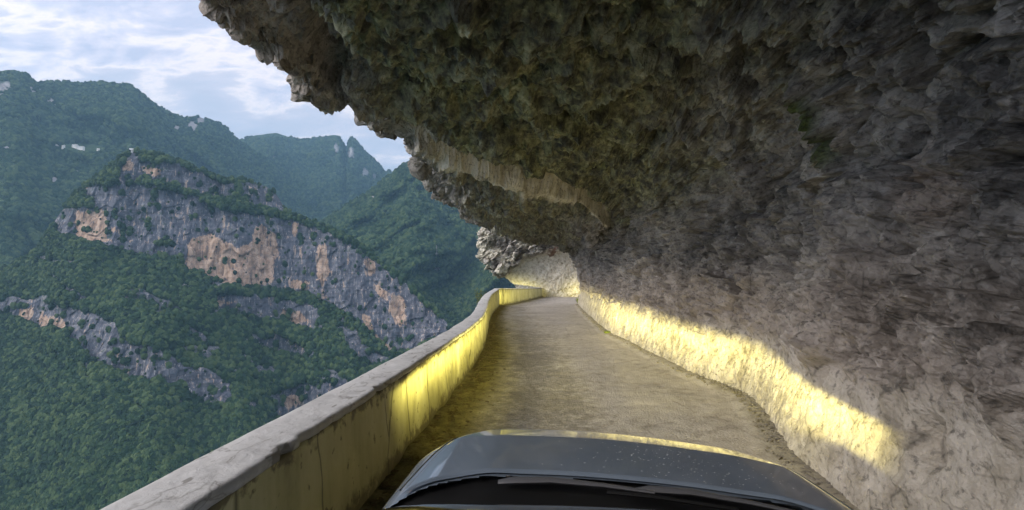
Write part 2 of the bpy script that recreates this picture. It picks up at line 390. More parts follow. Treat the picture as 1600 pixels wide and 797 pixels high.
# farthest peaks with the split spires
c5 = [(-400, 230), (300, 235), (375, 222), (385, 216), (400, 211), (432, 208), (455, 216), (478, 218), (490, 216), (505, 213), (522, 211), (531, 212), (537, 226), (541, 234), (545, 220), (550, 213), (556, 219), (566, 232), (580, 244), (592, 256), (602, 268), (609, 266), (620, 276), (700, 300), (1000, 320)]
m5 = make_mountain('mountain', c5, [(-400, 4600), (1000, 4600)], 250, 900, 520, 520, 300, lambda X, Y, T: 44 + 0 * X,
    spur_disp(230, 600, 30, 160, .2), lambda X, Y, P: (lambda j: np.stack([ell(X, Y, [(526, 232, 5, 9), (549, 240, 6, 10), (571, 268, 6, 8), (585, 275, 5, 5), (430, 243, 3, 6)], *j) * .85, X * 0, ell(X, Y, [(526, 230, 4, 8), (549, 238, 4, 8), (571, 268, 5, 7)], *j) * .4], -1))(jitter(X, Y, 5, 3)), .8)
# big left ridge
c4 = [(-500, 60), (-200, 95), (-60, 118), (0, 112), (10, 109), (22, 109), (40, 116), (58, 131), (72, 128), (90, 127), (110, 129), (130, 131), (145, 129), (165, 129), (185, 133), (205, 134), (215, 140), (230, 153), (250, 168), (272, 180), (290, 184), (312, 183), (322, 187), (340, 191), (352, 197), (360, 206), (372, 219), (385, 227), (420, 250), (470, 290), (540, 330), (640, 380), (900, 420)]
spots4 = [(4, 137, 14, 8), (4, 149, 6, 3), (48, 136, 4, 4), (54, 142, 6, 3), (64, 139, 4, 2), (76, 157, 9, 4), (85, 165, 3, 2), (75, 172, 3, 2), (78, 134, 3, 2), (87, 185, 5, 2.5), (19, 186, 8, 3), (37, 204, 5, 3), (59, 207, 3, 3), (48, 200, 6, 2), (147, 195, 3, 2), (38, 228, 5, 2), (8, 233, 12, 3), (300, 197, 8, 6), (312, 189, 6, 5), (274, 201, 6, 3), (120, 268, 5, 4), (84, 283, 7, 4), (62, 287, 3, 4), (148, 261, 4, 3)]
m4 = make_mountain('mountain', c4, [(-500, 3400), (205, 3400), (380, 3900), (900, 4300)], -330, 760, 620, 720, 460, lambda X, Y, T: np.where(Y < 225, 43, 38) + 0 * X,
    spur_disp(210, 480, 34, 110, .9), lambda X, Y, P: (lambda j: np.stack([ell(X, Y, spots4, *j) * .9, X * 0, ell(X, Y, spots4, *j) * .45], -1))(jitter(X, Y, 6, 4)), 1.2)
# triangular green mountain on the right
c3 = [(300, 430), (440, 372), (500, 348), (530, 330), (548, 316), (566, 306), (580, 298), (600, 280), (615, 270), (628, 258), (640, 252), (652, 247), (665, 252), (700, 262), (760, 240), (900, 200), (1200, 150)]
spots3 = [(681, 391, 2.5, 11), (683, 422, 6, 5), (583, 308, 10, 1.6), (700, 327, 9, 1.6), (740, 342, 9, 2), (672, 386, 1.5, 5)]
def sl3(X, Y, T): return 41 + 3 * np.sin(Y / 33) + 0 * X
m3 = make_mountain('mountain', c3, [(300, 2100), (1200, 2900)], 420, 1000, 640, 620, 420, sl3,
    spur_disp(190, 300, 22, 70, -.5), lambda X, Y, P: (lambda j: np.stack([ell(X, Y, spots3, *j) * .8, X * 0, ell(X, Y, spots3, *j) * .6], -1))(jitter(X, Y, 3, 5)), 1.2)
# the near spur with the great banded cliff
c1 = [(-500, 470), (-120, 440), (0, 424), (22, 412), (45, 402), (62, 385), (85, 345), (110, 312), (130, 292), (150, 276), (172, 258), (190, 243), (205, 236), (225, 238), (245, 240), (275, 249), (300, 260), (330, 272), (360, 279), (390, 283), (412, 290), (430, 301), (440, 318), (447, 330), (475, 340), (505, 352), (540, 367), (565, 383), (600, 412), (640, 447), (680, 484), (697, 503), (760, 560), (900, 640)]
B = [(85, 335), (95, 325), (115, 323), (140, 322), (148, 288), (175, 290), (195, 281), (240, 290), (270, 299), (300, 305), (340, 325), (370, 330), (400, 332), (440, 342), (470, 347), (503, 358), (530, 370), (550, 383), (570, 398), (600, 418), (640, 453), (680, 489), (699, 508), (692, 522), (640, 547), (612, 549), (590, 530), (565, 507), (545, 492), (520, 478), (505, 470), (480, 458), (440, 448), (400, 450), (375, 450), (340, 440), (320, 430), (290, 420), (280, 405), (240, 400), (210, 398), (190, 392), (172, 390), (150, 381), (115, 370), (90, 365)]
A1 = [(191, 240), (205, 232), (214, 236), (218, 250), (240, 251), (275, 255), (300, 267), (338, 279), (336, 304), (318, 308), (300, 297), (270, 288), (240, 284), (222, 276), (210, 284), (180, 282), (195, 255)]
A2 = [(336, 280), (366, 286), (364, 308), (338, 308)]
A3 = [(378, 285), (412, 287), (443, 310), (443, 331), (415, 325), (392, 318), (372, 304)]
C = [(333, 465), (350, 458), (400, 460), (450, 466), (490, 480), (503, 496), (485, 512), (455, 505), (440, 498), (430, 500), (380, 496), (370, 486), (340, 483)]
D_ = [(-300, 440), (0, 468), (20, 460), (60, 468), (100, 478), (140, 488), (180, 508), (205, 536), (250, 546), (290, 572), (330, 578), (360, 603), (368, 625), (340, 636), (310, 622), (285, 602), (240, 592), (234, 612), (226, 592), (200, 592), (180, 577), (150, 567), (120, 542), (100, 517), (60, 513), (20, 496), (0, 492), (-300, 480)]
E_ = [(428, 615), (460, 603), (500, 600), (540, 592), (560, 610), (530, 640), (480, 662), (440, 655), (430, 640)]
F1 = [(83, 440), (92, 440), (135, 465), (130, 470), (100, 455)]
F2 = [(262, 498), (275, 500), (320, 522), (325, 534), (300, 528), (290, 512)]
F3 = [(195, 452), (215, 450), (265, 472), (290, 485), (270, 490), (235, 474)]
F4 = [(400, 530), (430, 522), (480, 545), (485, 556), (450, 552), (415, 545)]
F5 = [(538, 512), (560, 518), (575, 548), (600, 556), (590, 572), (560, 560), (540, 535)]
F6 = [(505, 575), (520, 578), (545, 600), (535, 605), (515, 590)]
F7 = [(285, 535), (330, 548), (345, 562), (315, 560), (290, 548)]
F8 = [(130, 296), (150, 285), (160, 300), (150, 318), (135, 312)]
PK = [[(118, 330), (165, 330), (168, 375), (152, 383), (118, 369)],
      [(290, 400), (298, 372), (330, 366), (370, 388), (392, 378), (404, 352), (414, 350), (418, 362), (432, 366), (433, 400), (428, 440), (400, 450), (375, 450), (340, 440), (292, 421)],
      [(497, 384), (512, 384), (513, 410), (517, 425), (508, 436), (505, 450), (498, 445), (495, 415)], [(450, 438), (484, 441), (478, 452), (453, 449)],
      [(571, 404), (584, 405), (587, 428), (572, 430)], [(584, 446), (608, 455), (604, 470), (592, 464)], [(611, 460), (632, 464), (633, 506), (620, 509), (608, 488)],
      [(564, 490), (581, 496), (583, 520), (568, 512)], [(583, 520), (612, 545), (606, 549), (584, 530)], [(503, 450), (512, 468), (504, 470)],
      [(438, 485), (468, 488), (484, 501), (468, 505), (452, 510), (440, 500)], [(444, 618), (464, 614), (470, 628), (452, 640), (443, 634)], [(220, 259), (252, 265), (250, 275), (226, 271)],
      [(175, 354), (193, 360), (191, 366), (174, 360)], [(30, 478), (52, 486), (48, 505), (30, 498)], [(60, 488), (102, 505), (98, 520), (66, 515)],
      [(455, 350), (466, 346), (466, 362), (458, 372)], [(335, 468), (368, 471), (365, 476), (338, 476)], [(193, 252), (208, 252), (208, 266), (192, 268)]]
def hblur(a, n):
    k = np.hanning(2 * n + 3); k /= k.sum(); b = np.pad(a, ((0, 0), (n + 1, n + 1)), mode='edge')
    return np.stack([np.convolve(r_, k, 'valid') for r_ in b])
def m1_masks(X, Y):
    jx, jy = jitter(X, Y, 7, 31); x, y = X + jx, Y + jy
    rk = np.zeros_like(X)
    for poly, wgt in ((B, 1), (A1, 1), (A2, 1), (A3, 1), (C, 1), (D_, 1), (E_, 1), (F1, 1), (F2, 1), (F3, .9), (F4, .9), (F5, .9), (F6, .9), (F7, .9), (F8, .9)):
        rk = np.maximum(rk, inpoly(x, y, poly) * wgt)
    q = np.stack([X / 10, Y / 10, X * 0], -1); n = fbm(q, 5, 44, gain=.6)
    gaps = (n > .33) & ~inpoly(X, Y, [(280, 370), (600, 400), (700, 520), (560, 500), (430, 450), (300, 425)])
    rk2 = rk * (1 - .9 * gaps)
    for poly in (A1, A2, A3): rk2 = np.maximum(rk2, inpoly(x, y, poly) * (n < .33))
    extra = (fbm(q * np.array([.45, .9, 1]) + 30, 5, 47, gain=.6) > .33) & (Y > 400) & (Y < 640) & (X > 60)
    rk2 = np.maximum(rk2, extra * .9)
    pk = np.zeros_like(X); jx, jy = jitter(X, Y, 4, 35)
    for poly in PK: pk = np.maximum(pk, inpoly(X + jx, Y + jy, poly))
    ravine = np.zeros_like(X)
    return rk, rk2, pk
def sl1(X, Y, T):
    rk, _, _ = m1_masks(X, Y); aa = np.zeros_like(X)
    for poly in (A1, A2, A3, F1, F2, F4, E_, C): aa = np.maximum(aa, inpoly(X, Y, poly))
    return 37 + 40 * np.maximum(hblur(blur(rk, 2), 70), hblur(aa, 14))
def d1(P, X, Y):
    rk, _, pk = m1_masks(X, Y); rk = blur(rk, 2)
    q = P.copy(); q[..., 2] *= .25
    flute = fbm(q / 38, 4, 71, ridged=True) * 9 + fbm(P / 16, 4, 73) * 3
    f_, e_ = facet(P / np.array([26, 26, 34.]), 81, 1, .7)
    g = fbm(P / 230, 4, 77, ridged=True) * 28 + fbm(P / 60, 4, 79) * 9
    top = sm(0, 1, (Y - Y[0:1]) / 12)
    return -(rk * (flute + f_ * 3.5) + (1 - rk) * g) * (.15 + .85 * top)
m1 = make_mountain('mountain', c1, [(-500, 1750), (0, 1600), (110, 1560), (205, 1500), (440, 1420), (700, 1250), (900, 1150)], -280, 900, 1010, 1000, 760, sl1, d1,
    lambda X, Y, P: (lambda rk, rk2, pk: np.stack([blur(rk2, 1), blur(pk, 8), X * 0], -1))(*m1_masks(X, Y)), 1.6)
valley = grid_mesh('ground', np.array([[[-9000, -3000, -1000.], [9000, -3000, -1000]], [[-9000, 9000, -1000], [9000, 9000, -1000]]]), M['mountain'], attrs={'mask': np.zeros((2, 2, 3))}); valley['kind'] = 'structure'

# forest: crowns spread over the slopes (one "stuff" object for each mountain side)
def crown_tree(name, mat, big):
    ng = bpy.data.node_groups.new(name, 'GeometryNodeTree'); ng.interface.new_socket('Geometry', in_out='INPUT', socket_type='NodeSocketGeometry'); ng.interface.new_socket('Geometry', in_out='OUTPUT', socket_type='NodeSocketGeometry')
    n = ng.nodes; l = ng.links
    gi = n.new('NodeGroupInput'); go = n.new('NodeGroupOutput')
    ico = n.new('GeometryNodeMeshIcoSphere'); ico.inputs['Subdivisions'].default_value = 4 if big else 3; ico.inputs['Radius'].default_value = 1
    nz = n.new('ShaderNodeTexNoise'); nz.inputs['Scale'].default_value = 2.0 if big else 1.5; nz.inputs['Detail'].default_value = 4; nz.inputs['Roughness'].default_value = .75
    sb = n.new('ShaderNodeVectorMath'); sb.operation = 'SUBTRACT'; sb.inputs[1].default_value = (.5, .5, .5); l.new(nz.outputs['Color'], sb.inputs[0])
    ml = n.new('ShaderNodeVectorMath'); ml.operation = 'MULTIPLY'; ml.inputs[1].default_value = (1.7, 1.7, 1.5); l.new(sb.outputs[0], ml.inputs[0])
    sp = n.new('GeometryNodeSetPosition'); l.new(ico.outputs[0], sp.inputs[0]); l.new(ml.outputs[0], sp.inputs['Offset'])
    sm_ = n.new('GeometryNodeSetMaterial'); sm_.inputs['Material'].default_value = mat; l.new(sp.outputs[0], sm_.inputs[0])
    ss = n.new('GeometryNodeSetShadeSmooth'); l.new(sm_.outputs[0], ss.inputs[0]); ss.inputs['Shade Smooth'].default_value = False
    ip = n.new('GeometryNodeInstanceOnPoints'); l.new(gi.outputs[0], ip.inputs['Points']); l.new(ss.outputs[0], ip.inputs['Instance'])
    na = n.new('GeometryNodeInputNamedAttribute'); na.data_type = 'FLOAT_VECTOR'; na.inputs[0].default_value = 'scl'; l.new(na.outputs[0], ip.inputs['Scale'])
    nb = n.new('GeometryNodeInputNamedAttribute'); nb.data_type = 'FLOAT_VECTOR'; nb.inputs[0].default_value = 'rot'; l.new(nb.outputs[0], ip.inputs['Rotation'])
    l.new(ip.outputs[0], go.inputs[0]); return ng
def forest(label, src, count, rad, mat, dens_fn, cat='forest', big=False, ylim=(0, 900), xlim=(-60, 1000)):
    o_, P, mk, PX, PY, r = src
    nr, nc = PX.shape
    area = np.abs(np.gradient(PY, axis=0)) * np.abs(np.gradient(PX, axis=1))
    rk = mk[..., 0]
    w_ = area * (1 - .992 * sm(.05, .35, rk)) * dens_fn(PX, PY) * ((PY > ylim[0]) & (PY < ylim[1]) & (PX > xlim[0]) & (PX < xlim[1]))
    w_ = w_ * (.35 + (r / r.max()))
    p = (w_ / w_.sum()).ravel(); k = RNG.choice(p.size, count, p=p)
    i = np.clip(k // nc + RNG.random(count), 0, nr - 1.001); j = np.clip(k % nc + RNG.random(count), 0, nc - 1.001)
    i0 = i.astype(int); j0 = j.astype(int); fi = (i - i0)[:, None]; fj = (j - j0)[:, None]
    pos = (P[i0, j0] * (1 - fi) + P[i0 + 1, j0] * fi) * (1 - fj) + (P[i0, j0 + 1] * (1 - fi) + P[i0 + 1, j0 + 1] * fi) * fj
    s = rad * (0.5 + RNG.random(count) ** 3 * 1.4)
    pos[:, 2] += s * .45
    me = bpy.data.meshes.new('forest'); me.vertices.add(count); me.vertices.foreach_set('co', pos.astype(np.float32).ravel())
    a = me.attributes.new('scl', 'FLOAT_VECTOR', 'POINT'); S = np.stack([s * (.85 + .3 * RNG.random(count)), s, s * (1.0 + .5 * RNG.random(count))], -1); a.data.foreach_set('vector', S.astype(np.float32).ravel())
    a = me.attributes.new('rot', 'FLOAT_VECTOR', 'POINT'); Rr = np.stack([RNG.normal(0, .2, count), RNG.normal(0, .2, count), RNG.random(count) * 6.28], -1); a.data.foreach_set('vector', Rr.astype(np.float32).ravel())
    o = link('forest', me); md = o.modifiers.new('scatter', 'NODES'); md.node_group = crown_tree('crown_scatter', mat, big)
    tag(o, label, cat, kind='stuff'); return o
one = lambda X, Y: 1 + 0 * X
forest('dense dark green forest on ledges and slope around the banded cliff', m1, 170000, 3.5, M['leaf'], one, ylim=(225, 960))
forest('hazy forest covering the tall ridge behind the cliff on the left', m4, 120000, 5.5, M['leaf'], lambda X, Y: 1 - (np.hypot((X - 120) / 45, (Y - 232) / 9) < 1), ylim=(115, 470))
forest('forest covering the pointed mountain right of the cliff', m3, 110000, 4.4, M['leaf'], one, ylim=(240, 560), xlim=(430, 800))
forest('blue hazed forest on the farthest peaks with twin spires', m5, 50000, 7.0, M['leaf'], one, ylim=(215, 400), xlim=(360, 700))

# small white houses on the terrace of the left ridge and on the mesa top
white = simple('white_wall', (.72, .71, .68), .8); roofm = simple('pale_roof', (.45, .47, .50), .7); winm = simple('dark_window', (.03, .035, .04), .3)
def house(src, px, py, L, label, rz):
    o_, P, mk, PX, PY, r = src
    k = np.argmin((PX - px) ** 2 + (PY - py) ** 2); p = P.reshape(-1, 3)[k]
    e = empty('hillside_house', (p[0], p[1], p[2] + (4.0 if src is m4 else .5)), (0, 0, rz)); tag(e, label, 'house', 'white houses on the mountain')
    W, Hh = L * .45, min(8.5, L * .45)
    x, y = L / 2, W / 2
    V = [(-x, -y, -8), (x, -y, -8), (x, y, -8), (-x, y, -8), (-x, -y, Hh), (x, -y, Hh), (x, y, Hh), (-x, y, Hh), (-x, 0, Hh + 2.6), (x, 0, Hh + 2.6)]
    raw_mesh('wall', V, [(0, 1, 5, 4), (1, 2, 6, 9, 5), (2, 3, 7, 6), (3, 0, 4, 8, 7), (0, 3, 2, 1)], white, e)
    a, b_, th = x + .8, y + .9, .35
    V = [(-a, -b_, Hh - .5), (a, -b_, Hh - .5), (a, 0, Hh + 2.7), (-a, 0, Hh + 2.7), (a, b_, Hh - .5), (-a, b_, Hh - .5)]
    V += [(q[0], q[1], q[2] + th) for q in V]
    raw_mesh('roof', V, [(0, 3, 2, 1), (3, 5, 4, 2), (6, 7, 8, 9), (9, 8, 10, 11), (0, 1, 7, 6), (4, 5, 11, 10), (1, 2, 8, 7), (2, 4, 10, 8), (0, 6, 9, 3), (3, 9, 11, 5)], roofm, e)
    n = max(2, int(L / 6))
    for i in range(n):
        for zf in ((1.2, 5.0) if Hh > 7 else (1.2,)):
            cx_ = -x + (i + .5) * L / n
            raw_mesh('window', [(cx_ - .8, -y - .12, zf), (cx_ + .8, -y - .12, zf), (cx_ + .8, -y - .12, zf + 1.8), (cx_ - .8, -y - .12, zf + 1.8),
                                (cx_ - .8, -y + .05, zf), (cx_ + .8, -y + .05, zf), (cx_ + .8, -y + .05, zf + 1.8), (cx_ - .8, -y + .05, zf + 1.8)],
                     [(0, 1, 2, 3), (0, 4, 5, 1), (3, 2, 6, 7), (0, 3, 7, 4), (1, 5, 6, 2)], winm, e)
house(m4, 92, 227, 17, 'small white house at the left end of the row on the ridge terrace', .3)
house(m4, 99, 231, 15, 'small white house second from left, a step lower, on the ridge terrace', -.4)
house(m4, 117, 231, 20, 'white house in the middle of the row on the ridge terrace', .05)
house(m4, 127, 234, 24, 'longest white house at the right of the row on the ridge terrace', .1)
house(m4, 153, 236, 11, 'lone tiny white house right of the row on the ridge terrace', .0)
house(m1, 205, 235, 8, 'tiny white house on the summit above the crag over the banded cliff', .2)

# ------------------------------------------------------------------ haze
def box(name, a, b_, mat, parent=None):
    x0, y0, z0 = a; x1, y1, z1 = b_
    V = [(x0, y0, z0), (x1, y0, z0), (x1, y1, z0), (x0, y1, z0), (x0, y0, z1), (x1, y0, z1), (x1, y1, z1), (x0, y1, z1)]
    return raw_mesh(name, V, [(0, 3, 2, 1), (4, 5, 6, 7), (0, 1, 5, 4), (1, 2, 6, 5), (2, 3, 7, 6), (3, 0, 4, 7)], mat, parent)
hm = bpy.data.materials.new('haze_air'); hm.use_nodes = True; t = NT(hm.node_tree); t.n.clear()
pv = t.node('ShaderNodeVolumePrincipled', ins={'Color': (.33, .62, .90, 1), 'Density': 0.9e-4, 'Anisotropy': 0.1}); oo = t.node('ShaderNodeOutputMaterial'); t.l.new(pv.outputs[0], oo.inputs['Volume'])
hz = box('haze', (-9500, -3500, -1001.5), (9500, 9500, 2600), hm); tag(hz, 'pale blue evening haze filling the gorge', 'haze', kind='stuff')

# ------------------------------------------------------------------ the road shelf: right wall, ceiling, lip (one continuous rock)
base_px = [(1241, 719), (1199, 654), (1169, 619), (1120, 600), (1074, 584), (999, 544), (950, 520), (915, 490), (903, 476)]
bp = on_z(np.array([p[0] for p in base_px]), np.array([p[1] for p in base_px]), 0.0)
bpY = np.concatenate([[-40, 0, 2.5], bp[:, 1], [34, 36]]); bpX = np.concatenate([[2.3, 2.1, 2.15], bp[:, 0], [bp[-1, 0] + .05, bp[-1, 0] + .4]])
o_ = np.argsort(bpY); bpY, bpX = bpY[o_], bpX[o_]
print('base', np.round(np.stack([bpX, bpY], -1), 2).tolist())
lip_px = [(300, 0, 4.9), (325, 45, 5.2), (357, 80, 5.6), (398, 90, 6.0), (436, 106, 6.4), (447, 140, 6.9), (484, 172, 7.4), (497, 165, 7.8), (526, 152, 8.4), (560, 181, 9.4), (600, 213, 10.6), (640, 249, 12.0), (655, 292, 14.5), (690, 316, 17.5), (722, 330, 20.5), (745, 345, 23.5), (762, 353, 26.5), (790, 366, 30.0)]
_lp = np.array([on_y(np.array(a), np.array(b_), c) for a, b_, c in lip_px])
yy_ = np.concatenate([np.arange(4.9, 10, .2), np.arange(10, 30, 1.0)]); lp = np.stack([np.interp(yy_, _lp[:, 1], _lp[:, 0]), yy_, np.interp(yy_, _lp[:, 1], _lp[:, 2])], -1)
lY = np.concatenate([[-40, 0, 3.5], lp[:, 1], [34]]); lX = np.concatenate([[-3.6, -3.7, -3.6], lp[:, 0] + .10 + .04 * sm(8, 12, lp[:, 1]), [lp[-1, 0] + .1]]); lZ = np.concatenate([[4.6, 4.6, 4.6], lp[:, 2] + .10 * (1 - sm(12, 16, lp[:, 1])) + .16 * np.exp(-((lp[:, 1] - 6.0) / .5) ** 2) - .27 * np.exp(-((lp[:, 1] - 7.35) / .42) ** 2) + .12 * np.exp(-((lp[:, 1] - 8.35) / .35) ** 2), [lp[-1, 2]]])
st_px = [(640, 205, 9.3), (690, 222, 9.8), (740, 238, 10.5), (800, 250, 11.1), (860, 266, 12.2), (905, 282, 13.4), (935, 298, 15), (952, 312, 16.6), (962, 335, 19.5), (965, 360, 24)]
stp = np.array([on_y(np.array(a), np.array(b_), c) for a, b_, c in st_px])
print('step', np.round(stp, 2).tolist())
# spacing along the road grows with distance from the camera
Ys = [-30.0]
while Ys[-1] < 33.0:
    y = Ys[-1]; Ys.append(y + (0.35 if y < -3 else .07 if y < 1.5 else max(.013, .0042 * y) * 1.0))
Ys = np.array(Ys); NS = 620
bx = np.interp(Ys, bpY, bpX); lx = np.interp(Ys, lY, lX); lz = np.interp(Ys, lY, lZ)
def smooth1(a, n):
    k = np.ones(n) / n; return np.convolve(np.pad(a, n // 2, mode='edge'), k, 'valid')[:len(a)]
bx = smooth1(bx, 31)
taper = sm(20, 33, Ys)          # the arch closes in towards the far end
zc_ = 4.45 + 0 * Ys
ctrl = [(bx + 0, -.35 + 0 * Ys), (bx, 0 * Ys), (bx + .10, .45 + 0 * Ys), (bx + .22, .95 + 0 * Ys), (bx + .50 - .35 * taper, 1.9 + 0 * Ys), (bx + .62 - .75 * taper, 2.8 - .1 * taper),
        (bx + .30 - .75 * taper, 3.6 - .25 * taper), (bx - .35 - .5 * taper, 4.15 - .3 * taper), (bx - 1.25 - .25 * taper, zc_ - .15 * taper), ((bx + lx) / 2 - .2, zc_), (lx + 1.3, (zc_ + lz) / 2 + .02), (lx + .55, lz + .05), (lx + .14, lz + .03), (lx + .14, lz + .40), (lx + .20, lz + 1.3), (lx + .1, lz + 4), (lx - 2.0, lz + 9), (lx - 6.0, lz + 22)]
wts = [.25, .5, .5, 1, 1, .9, .8, 1, 1.3, 1.3, .9, .5, .5, .8, 1, 1, 1]
dens = [18, 34, 34, 60, 62, 54, 50, 56, 66, 60, 40, 26, 26, 24, 10, 6, 4]
cp = np.stack([np.stack(c, -1) for c in ctrl])        # (n, NY, 2)
rows = []
for k in range(len(ctrl) - 1):
    p0, p1, p2, p3 = cp[max(k - 1, 0)], cp[k], cp[k + 1], cp[min(k + 2, len(ctrl) - 1)]
    for u in np.linspace(0, 1, dens[k], endpoint=False):
        rows.append(.5 * (2 * p1 + (p2 - p0) * u + (2 * p0 - 5 * p1 + 4 * p2 - p3) * u * u + (3 * p1 - p0 - 3 * p2 + p3) * u ** 3))
rows.append(cp[-1]); S2 = np.stack(rows)              # (NS, NY, 2)
P = np.stack([S2[..., 0], np.broadcast_to(Ys, S2.shape[:2]), S2[..., 1]], -1)
# ledge in the ceiling: beyond the line the rock hangs lower
isc = sm(3.6, 4.1, P[..., 2]) * (P[..., 2] < 7)
wob = fbm(P * np.array([1.3, 1.3, .3]), 4, 91) * .35
so = np.argsort(stp[:, 0]); ystep = np.interp(P[..., 0], stp[so, 0], stp[so, 1]) + wob
hang = sm(0, .22, P[..., 1] - ystep)
lipside = sm(.15, 1.2, P[..., 0] - lx[None])
P[..., 2] -= isc * hang * .55 * lipside * (1 - .5 * sm(24, 33, P[..., 1]))
N = normals(P)
if N[200, 400, 0] > 0: N = -N                          # towards the road
fade = 1.0
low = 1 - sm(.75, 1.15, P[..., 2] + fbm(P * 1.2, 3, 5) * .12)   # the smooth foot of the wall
ceil = sm(3.3, 4.3, P[..., 2])
lipz = np.exp(-((P[..., 0] - lx[None]) / 1.1) ** 2) * (P[..., 2] > 3.0)
def amp(lo, wall, cl_, lp_): return low * lo + (1 - low) * (wall * (1 - ceil) + cl_ * ceil) + lipz * lp_
rot = np.array(Euler((.5, .35, .6)).to_matrix())
Q = P @ rot.T
warp = np.stack([fbm(P * 1.1, 3, 13), fbm(P * 1.1 + 40, 3, 14), fbm(P * 1.1 + 80, 3, 15)], -1) * .22
f0, e0 = facet((P @ rot + warp) / np.array([1.7, 2.1, 1.3]), 95, 1.0, .22)
f1, e1 = facet((Q + warp) / np.array([1.1, 1.5, .8]), 101, 1.15, .26); f2, e2 = facet((Q + warp * .5) / np.array([.40, .46, .32]), 111, 1.1, .42); f3, e3 = facet((Q + warp) / np.array([.15, .16, .125]), 121, 1.2, .5)
lq = 1 - .8 * np.clip(lipz * 1.3, 0, 1)
wq = sm(1.3, 2.2, P[..., 2] + .4 * fbm(P * .8, 3, 41)) * (1 - ceil)
d = f0 * ceil * .12 + f0 * lipz * (.09 - .06 * sm(8.5, 11, P[..., 1])) + wq * (f1 * .12 - (1 - sm(0, .10, e1)) * .16 + f0 * .12) + fbm(P / 1.9, 4, 7) * amp(.03, .22, .22, .10) + f1 * (amp(.012, .17, .24, .0) + lipz * (.02 + .04 * sm(8, 10, P[..., 1]))) + lq * f2 * amp(.014, .11, .17, .02) * (.45 + .9 * sm(-.3, .4, fbm(P * .9, 3, 17))) + lq * f3 * amp(.010, .065, .085, .02)
fold = fbm((Q + warp) * np.array([.9, 1.2, .9]), 5, 19, ridged=True, gain=.55)
d += fold * amp(.02, .17, .14, .03)
d -= (1 - sm(0, .12, e2)) * amp(.006, .05, .06, .04)
d += lq * fbm(Q * 9, 4, 33, gain=.65) * amp(.006, .03, .055, .02)
bandg = np.exp(-((P[..., 1] - ystep - .10) / .34) ** 4) * isc * sm(.6, 1.8, P[..., 0] - lx[None])
d = d * (1 - .6 * bandg)
pit1 = sm(.12, .30, fbm((Q + warp) * np.array([2.4, 2.6, 2.2]), 4, 71, gain=.55)); pit2 = sm(.16, .34, fbm((Q + warp) * np.array([6.5, 7, 6]), 3, 75, gain=.5))
d -= (pit1 * amp(0, .11, .10, .02) + pit2 * amp(.01, .03, .03, .01)) * (1 - .7 * bandg)
# holes and hollows of the photograph
def hollow(px, py, y, rad, depth):
    c = on_y(np.array(px), np.array(py), y); return c, rad, depth
for px, py, x_, rad, dep in ((1215, 185, 2.3, .55, .45), (1432, 262, 3.0, .20, .30), (1120, 75, 2.0, .3, .3), (1345, 135, 2.9, .35, .25), (1545, 515, 2.9, .22, .16), (1000, 690, 9, .01, 0), (1480, 690, 2.5, .2, .15), (1120, 380, 2.9, .35, .25)):
    dr = ray(np.array(px), np.array(py)); kk = x_ / dr[0]; c = dr * kk + (0, 0, CAMZ)
    dd = np.linalg.norm((P - c) * np.array([.6, 1, 1]), axis=-1); d -= dep * (1 - sm(.3, 1.0, dd / rad + .25 * f2))
gp = on_z(np.array([455., 478, 505, 523]), np.array([-60., 20, 95, 150]), 4.5)
def seg_dist(P, a, b):
    ab = (b - a)[:2]; tt = np.clip(((P[..., :2] - a[:2]) @ ab) / (ab @ ab), 0, 1); return np.hypot(P[..., 0] - a[0] - tt * ab[0], P[..., 1] - a[1] - tt * ab[1])
gd_ = np.minimum.reduce([seg_dist(P, gp[k], gp[k + 1]) for k in range(3)]) + .10 * fbm(P * 3, 3, 55)
groove = (1 - sm(.03, .24, gd_)) * sm(3.9, 4.2, P[..., 2]) * (P[..., 2] < 5.2); d -= groove * .34
xg = np.interp(P[..., 1], gp[:, 1], gp[:, 0]); block = (1 - sm(-.15, .1, P[..., 0] - xg)) * sm(3.9, 4.2, P[..., 2]) * (1 - sm(gp[-1, 1] - .2, gp[-1, 1] + .3, P[..., 1])) * (P[..., 1] > 2)
hidden = sm(30, 33, P[..., 1])
d = blur(d, 1)
f4, _ = facet((Q + warp) / .075, 141, 1.2, .4)
d += f4 * amp(.006, .020, .026, .012) + fbm(Q * 17, 3, 131, gain=.65) * amp(.004, .016, .020, .010)
P = P + N * (d * (1 - .5 * hidden))[..., None]
# colour masks
m_z, m_x, m_y = P[..., 2], P[..., 0], P[..., 1]
nn = fbm(P * .8, 4, 201); nn2 = fbm(P * 2.2, 4, 205)
olive = sm(3.1, 4.0, m_z + nn * .8 + .12 * (2.0 - m_x)) * (1 - .75 * sm(.8, 2.6, m_x + nn * 1.2) * (1 - sm(7, 11, m_y)))
olive = olive * (1 - .85 * sm(-1.7, -3.0, m_x + nn * .8 - (lx[None] + 3.6)))
olive = np.clip(olive, 0, 1) * (1 - .9 * block) * (1 - .35 * hang) * (.8 + .2 * sm(-.2, .2, nn2))
band = np.exp(-((m_y - ystep - .10) / .30) ** 4) * isc * sm(.6, 1.8, m_x - lx[None]) * sm(-.9, -.55, nn2 + .1)
pale = np.clip(band * 1.3, 0, 1) * .95
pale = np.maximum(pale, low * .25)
dr = ray(np.array(1212), np.array(205)); c = dr * (2.55 / dr[0]) + (0, 0, CAMZ)
moss = (1 - sm(.5, 1.1, np.linalg.norm((P - c) * np.array([.7, 1.6, .75]), axis=-1) / .55 + nn2 * .25))
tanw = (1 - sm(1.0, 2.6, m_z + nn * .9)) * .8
dark = (sm(22, 31, m_y + nn * 3) * sm(3.0, 3.8, m_z)) * .35 + .0 * nn
